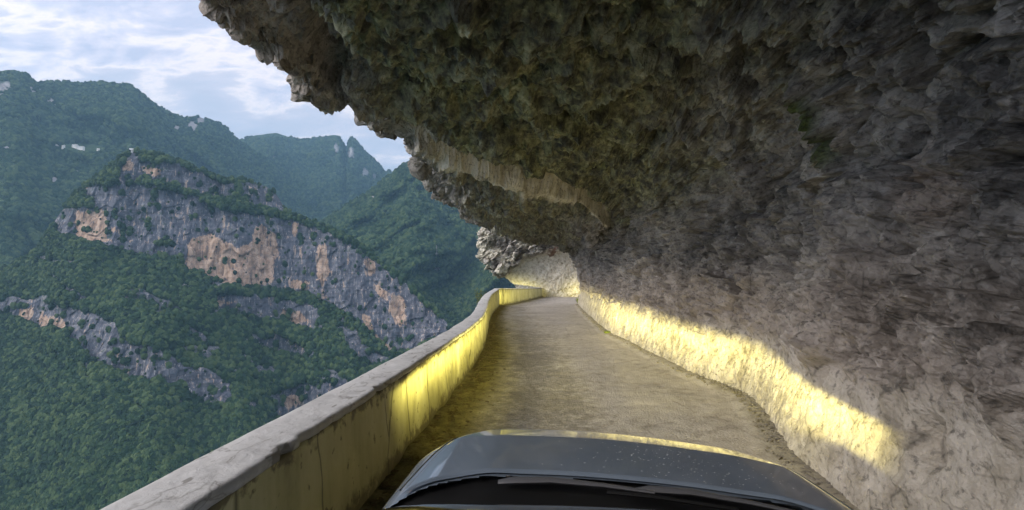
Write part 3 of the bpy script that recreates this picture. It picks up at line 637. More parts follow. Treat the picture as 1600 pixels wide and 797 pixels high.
redm = 0 * nn; dr = ray(np.array(1470), np.array(285)); c = dr * (3.0 / dr[0]) + (0, 0, CAMZ); tq = 1 - sm(.5, 1.2, np.linalg.norm(P - c, axis=-1) / .35 + nn2 * .3)
tanw = np.maximum(np.maximum(tanw, tq), block * .8)
# close the far end: the rock turns away to the right and up
ends = []
for k in range(1, 10):
    q = P[:, -1].copy(); c = np.array([-1.2, 1.5]); e = 1.0 + .05 * k * k
    q[:, 0] = c[0] + (q[:, 0] - c[0]) * e; q[:, 2] = np.where(q[:, 2] > 0, q[:, 2] * (1 + .06 * k * k), q[:, 2]); q[:, 1] += .25 * k + fbm(q, 3, 301 + k) * .15
    ends.append(q)
P = np.concatenate([P, np.stack(ends, 1)], 1)
ext = lambda a: np.concatenate([a, np.repeat(a[:, -1:], 9, 1)], 1)
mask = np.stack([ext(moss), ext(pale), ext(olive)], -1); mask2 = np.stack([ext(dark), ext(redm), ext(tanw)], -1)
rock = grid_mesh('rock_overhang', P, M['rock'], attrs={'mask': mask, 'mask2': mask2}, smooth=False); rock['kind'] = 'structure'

# ------------------------------------------------------------------ far cliff beyond the bend
YF = 46.0
def far_cliff():
    lef = [(330, 748), (352, 748), (380, 747), (400, 748), (412, 755), (425, 768), (436, 786), (446, 797), (455, 803), (475, 805)]
    py = np.concatenate([np.linspace(-260, 300, 60, endpoint=False), np.linspace(300, 475, 330)])
    zz = CAMZ + (435 - py) / F * YF
    left = np.interp(py, [l[0] for l in lef], [l[1] for l in lef])
    xn = (left - 860) / F * YF                           # nose x for every height
    u = np.concatenate([np.linspace(0, 1, 430), 1 + np.linspace(.02, 1, 60)])   # 0..1 along the face, 1..2 back round the nose
    P = np.zeros((len(py), len(u), 3))
    xr = 9.0
    for j, uu in enumerate(u):
        if uu <= 1:
            k = uu ** .8; P[:, j, 0] = xr + (xn + .5 - xr) * k; P[:, j, 1] = YF + 1.3 * max(0, (uu - .5)) ** 2
        else:
            a = (uu - 1) * math.pi * .55; P[:, j, 0] = xn + .5 - .5 * math.sin(a * 1.0) - 0 * a + (uu - 1) ** 2 * 1.5; P[:, j, 1] = YF + .33 + 6 * (uu - 1)
        P[:, j, 2] = zz
    # the upper mass leans out over the pale lower wall
    brow = CAMZ + (435 - np.interp(P[..., 0] / YF * F + 860, [748, 790, 820, 850, 895], [440, 432, 408, 398, 394])) / F * YF
    over = sm(-.12, .30, P[..., 2] - brow + fbm(P * .9, 3, 7) * .25)
    P[..., 1] -= over * (1.5 + .5 * sm(0, 3, P[..., 2] - brow))
    N = normals(P); N = np.where(N[..., 1:2] > 0, -N, N)
    Q = P @ rot.T
    f1, e1 = facet(Q / np.array([1.7, 1.2, .9]), 401, 1, .6); f2, e2 = facet(Q / np.array([.62, .5, .34]), 411, 1, .6); f3, _ = facet(Q / np.array([.24, .2, .14]), 421, 1, .5)
    am = .35 + .65 * over
    d = f1 * .46 * over + f2 * .24 * am * (.4 + .6 * over) + f3 * .09 * am - (1 - sm(0, .12, e2)) * .12 * am + fbm(P * 1.5, 3, 9) * .15
    P = P + N * d[..., None]
    X = P[..., 0] / P[..., 1] * F + 860; Yp = 435 - (P[..., 2] - CAMZ) / P[..., 1] * F
    nn = fbm(P * 1.2, 4, 433)
    red = (1 - sm(.75, 1.0, np.abs((X - 863) * .8 + (Yp - 394) * .45) / 7 + np.abs((Yp - 394) - (X - 863) * .5) / 13 + fbm(P * 4, 4, 439) * .9)) * .85
    tan = (1 - over)
    pale = np.clip(tan * .9 + over * (.12 + sm(-.15, .3, nn) * .6), 0, 1)
    moss = over * sm(.1, .4, fbm(P * .7, 3, 437)) * .35 * (X < 800)
    return grid_mesh('cliff', P, M['rock'], attrs={'mask': np.stack([moss, pale, 0 * nn], -1), 'mask2': np.stack([over * sm(.0, -.4, nn) * .6, red, tan], -1)}, smooth=True)
fc = far_cliff(); fc['kind'] = 'structure'

# ------------------------------------------------------------------ parapet: plastered wall with coping
foot_px = [(580, 775), (640, 702), (686, 637), (732, 591), (762, 531), (774, 498), (781, 476)]
fp = on_z(np.array([p[0] for p in foot_px]), np.array([p[1] for p in foot_px]), 0)
print('foot', np.round(fp, 2).tolist())
path = [(-1.55, -30), (-1.45, -6), (-1.40, 0), (-1.42, 3), (-1.44, 5), (-1.46, 7), (-1.50, 9), (-1.66, 12), (-1.95, 15), (-2.40, 19), (-2.85, 24), (-3.12, 29), (-3.25, 30.8), (-3.27, 31.1), (-3.15, 31.3), (-2.6, 33), (-1.9, 37.5), (-1.3, 41.5), (-.72, 46.2)]
hts = [(-30, .84), (5, .83), (13, .80), (20, .92), (27, 1.05), (31, 1.10), (36, 1.02), (46.2, .86)]
pa = np.array(path, float)
def spline(pts, n):
    pts = np.array(pts, float); out = []
    for k in range(len(pts) - 1):
        p0, p1, p2, p3 = pts[max(k - 1, 0)], pts[k], pts[k + 1], pts[min(k + 2, len(pts) - 1)]
        m = max(4, int(np.linalg.norm(p2 - p1) * n))
        for u in np.linspace(0, 1, m, endpoint=False):
            out.append(.5 * (2 * p1 + (p2 - p0) * u + (2 * p0 - 5 * p1 + 4 * p2 - p3) * u * u + (3 * p1 - p0 - 3 * p2 + p3) * u ** 3))
    out.append(pts[-1]); return np.array(out)
pc = spline(path, 26); tg = np.gradient(pc, axis=0); tg /= np.linalg.norm(tg, axis=1, keepdims=True)
nl = np.stack([-tg[:, 1], tg[:, 0]], -1)                 # to the outside (left)
ht = np.interp(pc[:, 1], [h[0] for h in hts], [h[1] for h in hts])
root = empty('parapet_wall', (pc[len(pc) // 2][0], pc[len(pc) // 2][1], 0)); tag(root, 'yellow plastered parapet wall with grey top along the drop side of the road', 'parapet wall')
off = -np.array([root.location.x, root.location.y, 0])
def para_face(name, inset0, h0f, n, mat, flipit):
    pass
TH = .36
def strip(cols, mat, name, masks=None, smooth=True):
    G = np.stack(cols, 1)                                 # (nlen, k, 3)
    return G
nz = 26
zf = np.linspace(0, 1, nz)
inner = np.zeros((len(pc), nz, 3)); outer = inner.copy()
lean = .05
capT = .055
for k, v_ in enumerate(zf):
    z = -.25 + v_ * (ht - capT + .25)
    inn = pc + nl * (lean * v_)[..., None] if False else pc + nl * (lean * v_)
    inner[:, k, :2] = inn; inner[:, k, 2] = z
    outer[:, k, :2] = pc + nl * TH; outer[:, k, 2] = z - (1 - v_) * .6
nI = fbm(inner * 1.6, 4, 501) * .028 + fbm(inner * 7, 3, 503) * .007
inner[..., :2] += (nl[:, None] * nI[..., None]); outer[..., :2] -= nl[:, None] * (fbm(outer * 2, 4, 507) * .04)[..., None]
topj = 0
body = np.concatenate([inner, outer[:, ::-1]], 1) + off
mk_top = np.concatenate([np.repeat(((zf) ** 1)[None], len(pc), 0), np.zeros((len(pc), nz))], 1)
ztop = np.concatenate([(ht[:, None] - inner[..., 2]), np.full((len(pc), nz), 9.)], 1); zlow = np.concatenate([inner[..., 2], np.full((len(pc), nz), 9.)], 1)
tm = np.clip(1 - ztop / .42, 0, 1); fm = np.clip(1 - zlow / .45, 0, 1)
bo = grid_mesh('painted_face', body, M['parapet'], root, attrs={'mask': np.stack([tm, fm, tm * 0], -1)})
# coping: slab with chipped inner edge
no = 14; cols = []
lenp = np.concatenate([[0], np.cumsum(np.linalg.norm(np.diff(pc, axis=0), axis=1))])
edge = np.maximum(0, fbm(np.stack([lenp * 5, lenp * 0 + 9, lenp * 0], -1), 4, 521, gain=.6)) ** 2 * .10 + fbm(np.stack([lenp * 2.2, lenp * 0, lenp * 0], -1), 5, 511, gain=.6) * .016; edge2 = fbm(np.stack([lenp * 1.6, lenp * 0 + 7, lenp * 0], -1), 5, 513, gain=.6) * .022
zt = ht + fbm(np.stack([lenp * .5, lenp * 0 + 2, lenp * 0], -1), 3, 515) * .012
def cpnt(offn, z): 
    q = np.zeros((len(pc), 3)); q[:, :2] = pc + nl * offn[:, None]; q[:, 2] = z; return q
I0 = lean - .022 + edge; O0 = TH + .03 + edge2
prof = [(I0 + .05, ht - capT), (I0 + .004, ht - capT + .004), (I0, ht - capT * .45), (I0 + .006, zt - .008), (I0 + .02, zt)]
for u in np.linspace(.12, .88, no): prof.append((I0 + (O0 - I0) * u, zt + .004 * np.sin(u * 3.1)))
prof += [(O0 - .02, zt), (O0 - .003, zt - .01), (O0, ht - capT * .5), (O0 - .01, ht - capT), (I0 + .05, ht - capT)]
G = np.stack([cpnt(a, b_) for a, b_ in prof], 1)
G[:, 5:-5, 2] += fbm(G[:, 5:-5] * 5, 3, 519) * .006
cp_o = grid_mesh('coping', G + off, M['coping'], root)

# ------------------------------------------------------------------ road, ledge and ground below
xs = np.linspace(0, 1, 260); ys = []
y = -30.0
while y < 47.2: ys.append(y); y += .3 if y < 0 else max(.03, .006 * y)
ys = np.array(ys)
lef = np.interp(ys, pc[:, 1], pc[:, 0]) - .12
rig = np.interp(ys, bpY, bpX) + .5 + sm(31, 35, ys) * 7
Pd = np.zeros((len(ys), 260, 3)); Pd[..., 0] = lef[:, None] + (rig - lef)[:, None] * xs[None]; Pd[..., 1] = ys[:, None]
rx = Pd[..., 0]; dl = rx - lef[:, None]; drr = (np.interp(ys, bpY, bpX) + sm(31, 35, ys) * 9)[:, None] - rx
Pd[..., 2] = fbm(Pd * np.array([1, 1.6, 1]) * 2.2, 5, 601, gain=.55) * .012 + fbm(Pd * .5, 3, 603) * .02 + .05 * (1 - sm(0, .35, drr)) + .02 * (1 - sm(0, .3, dl))
nr_ = fbm(Pd * .9, 4, 611)
Edg = np.clip((1 - sm(.35, 1.05, dl + nr_ * .35)) * .95 + (1 - sm(.05, .3, drr + nr_ * .2)) * .5, 0, 1)
cen = (lef + 1.75 + .1)[:, None]
Wet = np.clip(1.3 * np.exp(-((dl - 1.45 + nr_ * .4) / .70) ** 2) * sm(3, 5, Pd[..., 1]) * (1 - .5 * sm(9, 20, Pd[..., 1])) , 0, 1)
road = grid_mesh('road', Pd, M['road'], attrs={'mask': np.stack([Edg, Wet, sm(15, 35, Pd[..., 1])], -1)}, flip=False); road['kind'] = 'structure'
# cliff edge under the parapet, falling into the gorge
L = spline(path + [(2.5, 50)], 2); tl = np.gradient(L, axis=0); tl /= np.linalg.norm(tl, axis=1, keepdims=True); nl2 = np.stack([-tl[:, 1], tl[:, 0]], -1)
rowsE = []
for dz in np.concatenate([[.0], np.linspace(.4, 60, 70)]):
    q = np.zeros((len(L), 3)); oo_ = .28 + .0 * dz + (.25 * math.sin(min(dz, 3)) - .06 * dz) * (1 if dz > 0 else 0)
    q[:, :2] = L + nl2 * oo_; q[:, 2] = -.1 - dz; rowsE.append(q)
E = np.stack(rowsE); NE = normals(E); fE, _ = facet(E / np.array([1.6, 1.6, 1.1]), 701, 1, .5)
E = E + NE * (np.clip((-E[..., 2]) / 3, 0, 1) * fE * .25)[..., None]
zE = np.zeros(E.shape[:2])
ec = grid_mesh('cliff', E, M['rock'], attrs={'mask': np.stack([zE + .25, zE, zE], -1), 'mask2': np.stack([zE] * 3, -1)}); ec['kind'] = 'structure'

# rubble and dead leaves lying along the two edges
def scatter(name, label, cat, pts, rad, mat, flat, col=None):
    V = []; Fc = []
    ico = [(0, 0, -1), (.72, -.53, -.45), (-.28, -.85, -.45), (-.89, 0, -.45), (-.28, .85, -.45), (.72, .53, -.45), (.28, -.85, .45), (-.72, -.53, .45), (-.72, .53, .45), (.28, .85, .45), (.89, 0, .45), (0, 0, 1)]
    icf = [(0, 1, 2), (1, 0, 5), (0, 2, 3), (0, 3, 4), (0, 4, 5), (1, 5, 10), (2, 1, 6), (3, 2, 7), (4, 3, 8), (5, 4, 9), (1, 10, 6), (2, 6, 7), (3, 7, 8), (4, 8, 9), (5, 9, 10), (6, 10, 11), (7, 6, 11), (8, 7, 11), (9, 8, 11), (10, 9, 11)]
    for x, y, z in pts:
        s = rad * (.35 + random.random() ** 3 * 1.6); b0 = len(V); a = random.random() * 6.28; ca, sa = math.cos(a), math.sin(a)
        k = [random.uniform(.6, 1.25) for _ in range(12)]; st_ = random.uniform(1, 1.9)
        for q, kk in zip(ico, k):
            vx, vy, vz = q[0] * kk * s * st_, q[1] * kk * s, q[2] * kk * s * flat
            V.append((x + vx * ca - vy * sa, y + vx * sa + vy * ca, z + vz + s * flat * .3))
        Fc += [(f[0] + b0, f[1] + b0, f[2] + b0) for f in icf]
    o = raw_mesh(name, V, Fc, mat); tag(o, label, cat, kind='stuff'); return o
stone = simple('grey_stone', (.17, .152, .13), .9); leafm = simple('dead_leaf', (.085, .06, .03), .8)
pts = []
for _ in range(6000):
    y = 2.5 + 30 * random.random() ** 1.8; x = float(np.interp(y, bpY, bpX)) - abs(random.gauss(0, .10)) + .06; pts.append((x, y, .035))
scatter('rubble', 'thin line of small stones and grit along the foot of the right rock wall', 'rubble', pts, .0155, stone, .8)
pts = []
for _ in range(2200):
    y = 3 + 27 * random.random() ** 1.3; x = float(np.interp(y, pc[:, 1], pc[:, 0])) + abs(random.gauss(0, .26)) + .02; pts.append((x, y, .02))
scatter('leaf_litter', 'dark dead leaves and dirt along the foot of the yellow parapet', 'litter', pts, .018, leafm, .22)

# ------------------------------------------------------------------ plants
gm, t, b = new_mat('fresh_green_leaves'); g = t.node('ShaderNodeNewGeometry').outputs['Position']
t.l.new(t.ramp(t.noise(g, 14, 3), [(0.35, (.05, .075, .012)), (0.65, (.16, .19, .035))]), b.inputs['Base Color']); b.inputs['Roughness'].default_value = .6
stemm = simple('plant_stem', (.09, .07, .035), .8)
def tuft(px, py, z, spread, hgt, n, label, cat, wid=.006):
    c = on_z(np.array(px), np.array(py), z); e = empty('grass_tuft', tuple(c)); tag(e, label, cat)
    V = []; Fc = []
    for _ in range(n):
        a = random.random() * 6.28; r = spread * math.sqrt(random.random()); x, y = r * math.cos(a) * 1.0, r * math.sin(a) * 1.4
        h = hgt * random.uniform(.4, 1); ln = random.uniform(.2, .9) * h; a2 = a + random.gauss(0, .6); ww = wid * random.uniform(.7, 1.4); px_, py_ = -math.sin(a2) * ww, math.cos(a2) * ww
        b0 = len(V); ex, ey = math.cos(a2) * ln, math.sin(a2) * ln
        V += [(x - px_, y - py_, -.01), (x + px_, y + py_, -.01), (x + ex * .4 + px_, y + ey * .4 + py_, h * .65), (x + ex * .4 - px_, y + ey * .4 - py_, h * .65), (x + ex, y + ey, h)]
        Fc += [(b0, b0 + 1, b0 + 2, b0 + 3), (b0 + 3, b0 + 2, b0 + 4)]
    raw_mesh('blades', V, Fc, gm, e)
    return e
def fallen_stone(px, py, r, label):
    c = on_z(np.array(px), np.array(py), .0); a, b_ = np.meshgrid(np.linspace(0, 2 * math.pi, 29), np.linspace(0, math.pi, 17))
    G = np.stack([np.sin(b_) * np.cos(a), np.sin(b_) * np.sin(a), np.cos(b_)], -1); G[:, -1] = G[:, 0]
    f_, _ = facet(G * 1.3 + c, 77, 1, .4); G = G * (1 + .22 * f_[..., None]) * np.array([r * 1.4, r, r * .7]); G[:, -1] = G[:, 0]
    o = grid_mesh('fallen_stone', G, pale_stone, smooth=False); o.location = (c[0], c[1], r * .45); tag(o, label, 'stone', 'stones fallen by the right wall')
pale_stone = simple('pale_stone', (.42, .39, .34), .9)
fallen_stone(962, 525, .06, 'pale stone lying just right of the grass tuft at the wall foot')
fallen_stone(1064, 577, .045, 'small stone at the wall foot halfway between the grass tuft and the bonnet')
tuft(949, 521, .02, .09, .09, 260, 'small green moss and grass tuft on the road by the right rock wall', 'grass tuft')
tuft(905, 474, .02, .12, .45, 160, 'narrow green weed at the far corner of the yellow lit rock foot', 'weed', .014)
def shrub(loc, rad, n, label):
    e = empty('shrub', loc); tag(e, label, 'shrub'); V = []; Fc = []; SV = []; SF = []
    for k in range(16):
        a = random.random() * 6.28; h = rad * random.uniform(.8, 1.9); tx, ty = math.cos(a) * rad * .8, math.sin(a) * rad * .8
        b0 = len(SV); w_ = .012
        SV += [(-w_, 0, -1.2), (w_, 0, -1.2), (0, w_, -1.2), (tx, ty, h), (tx + .004, ty, h), (tx, ty + .004, h)]
        SF += [(b0, b0 + 1, b0 + 4, b0 + 3), (b0 + 1, b0 + 2, b0 + 5, b0 + 4), (b0 + 2, b0, b0 + 3, b0 + 5)]
        for _ in range(n // 16):
            u = random.uniform(.3, 1.05); c = Vector((tx * u + random.gauss(0, rad * .16), ty * u + random.gauss(0, rad * .16), h * u + random.gauss(0, rad * .14) - (1 - u) * .5)); s = rad * random.uniform(.05, .11)
            d1 = Vector((random.gauss(0, 1), random.gauss(0, 1), random.gauss(0, .6))).normalized(); d2 = d1.cross(Vector((random.gauss(0, 1), random.gauss(0, 1), random.gauss(0, 1)))).normalized()
            b1 = len(V); V += [tuple(c - d1 * s), tuple(c + d2 * s * .45), tuple(c + d1 * s), tuple(c - d2 * s * .45)]; Fc.append((b1, b1 + 1, b1 + 2, b1 + 3))
    raw_mesh('foliage', V, Fc, gm, e); raw_mesh('stems', SV, SF, stemm, e)
shrub((-3.95, 27.5, .35), .42, 700, 'small light green bush growing outside the parapet where the wall bends')
shrub((-3.15, 22.0, .12), .30, 360, 'low dark green bush just outside the parapet, nearer than the light green one')

# ------------------------------------------------------------------ the car
paint, t, b = new_mat('slate_grey_car_paint'); g = t.node('ShaderNodeNewGeometry').outputs['Position']
t.l.new(t.ramp(t.noise(g, 2.5, 5), [(0.3, (.20, .25, .32)), (0.7, (.235, .285, .36))]), b.inputs['Base Color'])
b.inputs['Metallic'].default_value = .25; b.inputs['Coat Weight'].default_value = 1.0; b.inputs['Coat Roughness'].default_value = .03
t.l.new(t.ramp(t.noise(g, 5, 6, .65), [(0.35, .30), (0.65, .42)]), b.inputs['Roughness'])
black = simple('black_plastic', (.012, .012, .013), .42); rubber = simple('tyre_rubber', (.02, .02, .02), .9); chrome = simple('bright_trim', (.75, .73, .68), .22, 1.0)
wiperm = simple('wiper_metal', (.13, .13, .14), .4, .3); glassy, t, b = new_mat('clear_glass'); b.inputs['Transmission Weight'].default_value = 1; b.inputs['Roughness'].default_value = .02; b.inputs['IOR'].default_value = 1.45
tint = simple('tinted_glass', (.01, .012, .013), .06, 0, 0, .7); alloy = simple('alloy_wheel', (.5, .5, .52), .35, .9)
seat_m = simple('dark_cabin', (.03, .03, .03), .8)
CARX = .25
car = empty('car', (CARX, 0, 0)); tag(car, 'slate grey car seen from above its windscreen, bonnet pointing up the shelf road', 'car')
ROLL = R_(3.5)
HW = .90                                                   # half width
YC = 1.73                                                  # rear edge of the bonnet at the middle
YN = 2.72                                                  # nose
def roll(P):
    P = np.asarray(P, float); x, z = P[..., 0], P[..., 2] - .55; c, s = math.cos(ROLL), math.sin(ROLL)
    Q = P.copy(); Q[..., 0] = x * c + z * s; Q[..., 2] = -x * s + z * c + .55; return Q
def hoodz(x, y):
    v = np.clip((y - 1.3) / (YN - 1.3), 0, 1); ax = np.abs(x)
    z = 1.066 - .03 * v - .02 * v ** 3 - .035 * (ax / .7) ** 2 - .115 * np.clip(y - (YN - .57 - .10 * ax ** 2), 0, 9) - .9 * np.clip(y - (YN - .40 - .12 * ax ** 2), 0, .5) ** 2 - .05 * sm(.66, .92, ax) 
    z += .010 * np.exp(-((ax - .50) / .09) ** 2) * (1 - v)     # crease along each side
    return z
def edgef(x, y):
    ax = np.clip(np.abs(x) / HW, 0, 1); yy = np.clip((y - .2) / (YN - .2 + .02 - .42 * (ax ** 3)), 0, 1)
    return np.clip(1 - ax ** 16, 0, 1) ** (1 / 8) * np.clip(1 - yy ** 26, 0, 1) ** (1 / 5)
def cosp(n): return np.sin(np.linspace(-1, 1, n) * math.pi / 2)
gx, gy = np.meshgrid(np.sign(cosp(181)) * np.abs(cosp(181)) ** .8 * HW, .5 + (YN - .5) * np.sin(np.linspace(0, 1, 181) * math.pi / 2) ** 1.0)
zb = .28 + (hoodz(gx, gy) - .012 - .28) * edgef(gx, gy)
# no panel where the cowl and windscreen sit
def rear(x): return YC - .17 * (np.abs(x) / .8) ** 4
keep = ~((gy[:-1, :-1] < rear(gx[:-1, :-1]) - .02) & (np.abs(gx[:-1, :-1]) < .80))
bodyg = np.stack([gx, gy, zb], -1)
grid_mesh('front_body', roll(bodyg), paint, car, keep=keep)
# bonnet
n1, n2 = 150, 120
U = np.linspace(-1, 1, n1)[None]; Vv = np.linspace(0, 1, n2)[:, None]
xh0 = .775; 
def hood_pt(U, Vv, lift=0.0):
    xh = xh0 - .06 * Vv - .10 * Vv ** 5
    x = U * xh
    y0 = rear(x); y1 = YN - .20 - .30 * np.abs(U) ** 3.2; y = y0 + (y1 - y0) * Vv
    return np.stack([x, y, hoodz(x, y) + lift], -1)
H = hood_pt(U, Vv, .004)
ed = np.minimum(1 - np.abs(U), Vv * 1.2); ed = np.minimum(ed, (1 - Vv)); H[..., 2] -= .010 * (1 - sm(0, .02, ed))
hood = grid_mesh('bonnet', roll(H), paint, car)
# cowl panel
cx_, cv_ = np.linspace(-.80, .80, 90)[None], np.linspace(0, 1, 14)[:, None]
yy = rear(cx_) + .02 - cv_ * (.40 - .06 * (np.abs(cx_) / .8) ** 2); zz = hoodz(cx_, rear(cx_)) - .028 - .03 * np.sin(cv_ * 3.14) + .01 * cv_ + 0 * cx_
grid_mesh('cowl_panel', roll(np.stack([cx_ + 0 * cv_, yy, zz], -1)), black, car)
# windscreen, its frame, roof and the rest of the cabin
wu, wv = np.linspace(-1, 1, 40)[None], np.linspace(0, 1, 24)[:, None]
def wpt(u, v):
    x = u * (.77 - .13 * v); y = rear(x) - .345 - (1.09 - .02) * v + .06 * (1 - np.abs(u)) * 0; z = hoodz(x, rear(x)) - .035 + .53 * np.sin(v * 1.25) / math.sin(1.25) - .03 * np.abs(u) ** 3 * v
    return np.stack([x, y, z + 0 * x], -1)
grid_mesh('windscreen', roll(wpt(wu, wv)), tint, car)
for s in (-1, 1):
    v = np.linspace(0, 1, 24); c = wpt(np.full(24, s * 1.0), v); ring = []
    for a in np.linspace(0, 2 * math.pi, 9): ring.append(c + np.array([.022 * math.cos(a) + s * .016, 0, .013 * math.sin(a)]))
    grid_mesh('windscreen_pillar', roll(np.stack(ring, 1)), black if False else chrome, car)
def roofz(x, y): return 1.535 - .03 * (np.abs(x) / .6) ** 3 - .02 * ((y + .9) / 1.0) ** 2
rx_, ry_ = np.meshgrid(np.linspace(-.66, .66, 30), np.linspace(-2.3, .10, 30)); 
grid_mesh('roof', roll(np.stack([rx_, ry_, roofz(rx_, ry_)], -1)), paint, car)
# sides and rear as one shell with window panes
prof = [(.89, .30), (.91, .55), (.90, .85), (.86, .98), (.80, 1.02), (.70, 1.46), (.655, 1.50)]
yl = np.concatenate([np.linspace(-2.35, 1.0, 26)])
for s in (-1, 1):
    G = np.zeros((len(prof), len(yl), 3))
    for i, (x, z) in enumerate(prof):
        G[i, :, 0] = s * x; G[i, :, 1] = np.clip(yl, -2.35, 1.0 - max(0, z - 1.0) * 1.9); G[i, :, 2] = z
    k_ = np.ones((len(prof) - 1, len(yl) - 1), bool); k_[4, 2:] = False
    grid_mesh('body_side', roll(G), paint, car, keep=k_)
    Gw = G[4:6].copy(); Gw[..., 0] -= s * .006; grid_mesh('side_window', roll(Gw[:, 2:]), tint, car)
gr_x = np.linspace(-1, 1, 12)[None]; rp = np.array(prof)
G = np.zeros((len(prof), 12, 3)); G[..., 0] = rp[:, :1] * gr_x; G[..., 1] = -2.35; G[..., 2] = rp[:, 1:]
grid_mesh('tailgate', roll(G), paint, car)
def cyl(name, c, r, wdt, mat, parent, seg=36, inner=0.0):
    V = []; Fc = []
    pr = [(r * .9, -wdt / 2), (r, -wdt / 2 + .03), (r, wdt / 2 - .03), (r * .9, wdt / 2), (inner, wdt / 2 - .01), (inner, -wdt / 2 + .01)]
    for k in range(seg):
        a = 2 * math.pi * k / seg
        for rr, xx in pr: V.append((c[0] + xx, c[1] + rr * math.cos(a), c[2] + rr * math.sin(a)))
    n = len(pr)
    for k in range(seg):
        for j in range(n): Fc.append((k * n + j, k * n + (j + 1) % n, ((k + 1) % seg) * n + (j + 1) % n, ((k + 1) % seg) * n + j))
    return raw_mesh(name, V, Fc, mat, parent, True)
for s in (-1, 1):
    for y in (1.85, -1.45):
        wh = cyl('wheel', (s * .80, y, .34), .33, .21, rubber, car, inner=.2); cyl('rim', (s * .82, y, .34), .205, .16, alloy, wh, inner=.04)
# side mirrors are behind the camera's view; headlamps
for s in (-1, 1):
    hx, hy, hz_ = s * .64, YN - .30, .76
    hl = box('headlamp', (hx - .15, hy - .1, hz_ - .10), (hx + .15, hy + .10, hz_ + .0), tint, car) if False else None
lampm = simple('lit_lamp_lens', (.9, .85, .6), .2, emis=(1, .85, .45), estr=6)
def plate(name, a, b_, mat, parent): return box(name, a, b_, mat, parent)
LAMPW = 340.0
for s in (-1, 1):
    hx, hy, hz_ = s * .60, YN - .06, .66
    # shallow projector housing: shades above and below give the beam its sharp upper cut-off
    hl = plate('headlamp', (hx - .13, hy - .03, hz_ - .09), (hx + .13, hy - .012, hz_ + .08), chrome, car)
    plate('upper_shade', (hx - .14, hy - .012, hz_ + .0030), (hx + .14, hy + .15, hz_ + .009), black, hl)
    plate('lower_shade', (hx - .14, hy - .012, hz_ - (.030 if s > 0 else .048)), (hx + .14, hy + .15, hz_ - (.025 if s > 0 else .043)), black, hl)
    ld = bpy.data.lights.new('headlamp_beam', 'SPOT'); lo = bpy.data.objects.new('headlamp_beam', ld); COL.objects.link(lo); lo.parent = hl
    ld.energy = LAMPW; ld.color = (1.0, .89, .29); ld.shadow_soft_size = .0032; ld.spot_size = R_(98); ld.spot_blend = .55
    lo.location = (hx, hy + .01, hz_); lo.rotation_euler = (R_(90 - 1), 0, R_(-14))
    ld.use_nodes = True; t = NT(ld.node_tree); em = [n for n in t.n if n.type == 'EMISSION'][0]
    g = t.node('ShaderNodeNewGeometry'); sx = t.node('ShaderNodeSeparateXYZ'); t.l.new(g.outputs['Incoming'], sx.inputs[0])
    # beam profile: strong below the cut-off, dimmed dead ahead to spare the far cliff
    a2 = t.math('ADD', t.math('POWER', t.math('ABSOLUTE', sx.outputs[0]), 2.0), t.math('POWER', t.math('ABSOLUTE', t.math('MULTIPLY', sx.outputs[2], 5.4)), 2.0))
    ang3 = t.math('POWER', t.math('ADD', a2, .022), 1.5)
    dip = t.math('POWER', t.math('MINIMUM', t.math('DIVIDE', t.math('ABSOLUTE', sx.outputs[0]), .075), 1.0), 2.0)
    t.l.new(t.math('MULTIPLY', dip, t.math('DIVIDE', .30, ang3)), em.inputs['Strength'])
# grille and bumper on the nose
for k in range(5): pass
gxx = np.linspace(-.42, .42, 20)[None]; gzz = np.linspace(.42, .66, 14)[:, None]
grid_mesh('grille', roll(np.stack([gxx + 0 * gzz, YN - .015 - .1 * (np.abs(gxx) / .5) ** 3 + 0 * gzz + .008 * np.sign(np.sin(gzz * 160)), gzz + 0 * gxx], -1)), black, car, smooth=False)
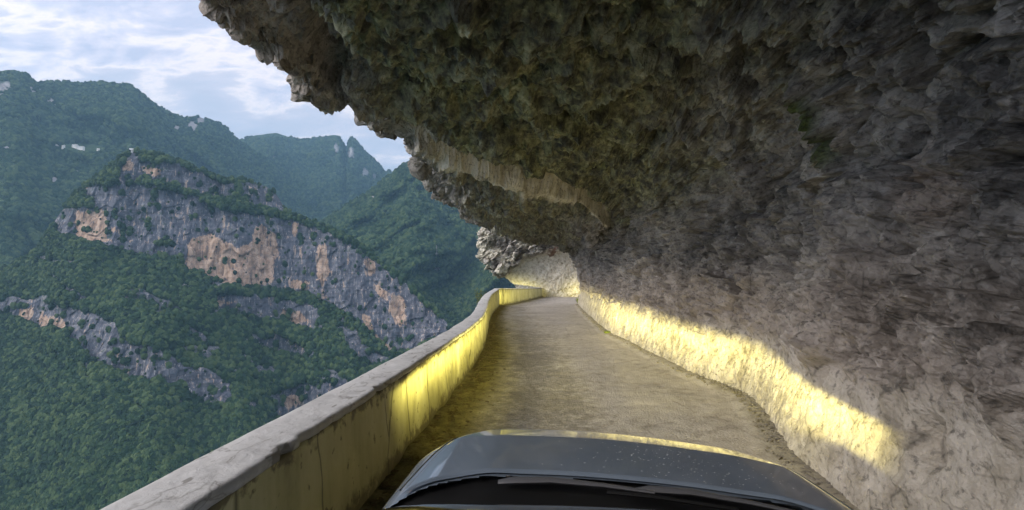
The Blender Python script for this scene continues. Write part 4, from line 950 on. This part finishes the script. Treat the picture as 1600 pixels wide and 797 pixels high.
# wipers
def tube(name, pts, rad, mat, parent, flat=1.0, seg=8):
    pts = np.array(pts, float); rad = np.broadcast_to(rad, (len(pts),)); tg = np.gradient(pts, axis=0); tg /= np.linalg.norm(tg, axis=1, keepdims=True)
    up = np.array([0, 0, 1.]); sd_ = np.cross(tg, up); sd_ /= np.linalg.norm(sd_, axis=1, keepdims=True); u2 = np.cross(sd_, tg)
    G = np.stack([pts + sd_ * (rad * math.cos(a))[:, None] + u2 * (rad * flat * math.sin(a))[:, None] for a in np.linspace(0, 2 * math.pi, seg + 1)], 1)
    return grid_mesh(name, G, mat, parent)
def wiper(x0, x1, x2, dy):
    pt = lambda x, back, up: np.array([x, rear(np.array(x)) - back, hoodz(np.array(x), rear(np.array(x))) - .03 + up])
    arm = [pt(x0, .05 + dy, .012), pt(x0 + .05, .055 + dy, .022), pt(x0 + (x1 - x0) * .35, .06 + dy, .030), pt(x0 + (x1 - x0) * .7, .085 + dy, .034), pt(x1, .12 + dy, .040)]
    w_ = tube('wiper', roll(arm), np.array([.012, .020, .017, .011, .008]), wiperm, car, .55)
    tube('wiper_blade', roll([pt(x1 - (x2 - x1) * .6, .112 + dy, .024), pt(x1, .128 + dy, .030), pt(x2, .135 + dy, .026)]), .008, black, w_, .8)
    return w_
wiper(-.46, .05, .30, 0.0); wiper(.00, .52, .70, .0)
# dark shut line between bonnet and wing is the real gap; bright bead along the wing top
for s in (-1, 1):
    v = np.linspace(.05, .97, 40)[:, None]; e_ = hood_pt(np.array([[s * 1.0]]), v, -.004)[:, 0]; e_[:, 0] += s * .012
    tube('wing_bead', roll(e_), .0035, chrome if s > 0 else chrome, car)
# rain drops on the bonnet
dm = simple('water_drop', (.6, .63, .68), .08, 0, 0, .8)
V = []; Fc = []
for _ in range(330):
    u = random.gauss(.28, .28); v = 1 - abs(random.gauss(0.72, .30))
    if not (-.9 < u < .95 and .03 < v < .8): continue
    p = hood_pt(np.array([[u]]), np.array([[v]]), .004)[0, 0]; s = random.uniform(.0009, .0024); b0 = len(V); st_ = random.uniform(1.2, 2.6)
    V += [(p[0] - s * st_, p[1], p[2]), (p[0], p[1] - s, p[2]), (p[0] + s * st_, p[1], p[2]), (p[0], p[1] + s, p[2]), (p[0], p[1], p[2] + s * .7)]
    Fc += [(b0, b0 + 1, b0 + 4), (b0 + 1, b0 + 2, b0 + 4), (b0 + 2, b0 + 3, b0 + 4), (b0 + 3, b0, b0 + 4)]
dr_ = raw_mesh('water_drops', roll(np.array(V)), Fc, dm, hood, True); dr_['kind'] = 'stuff'
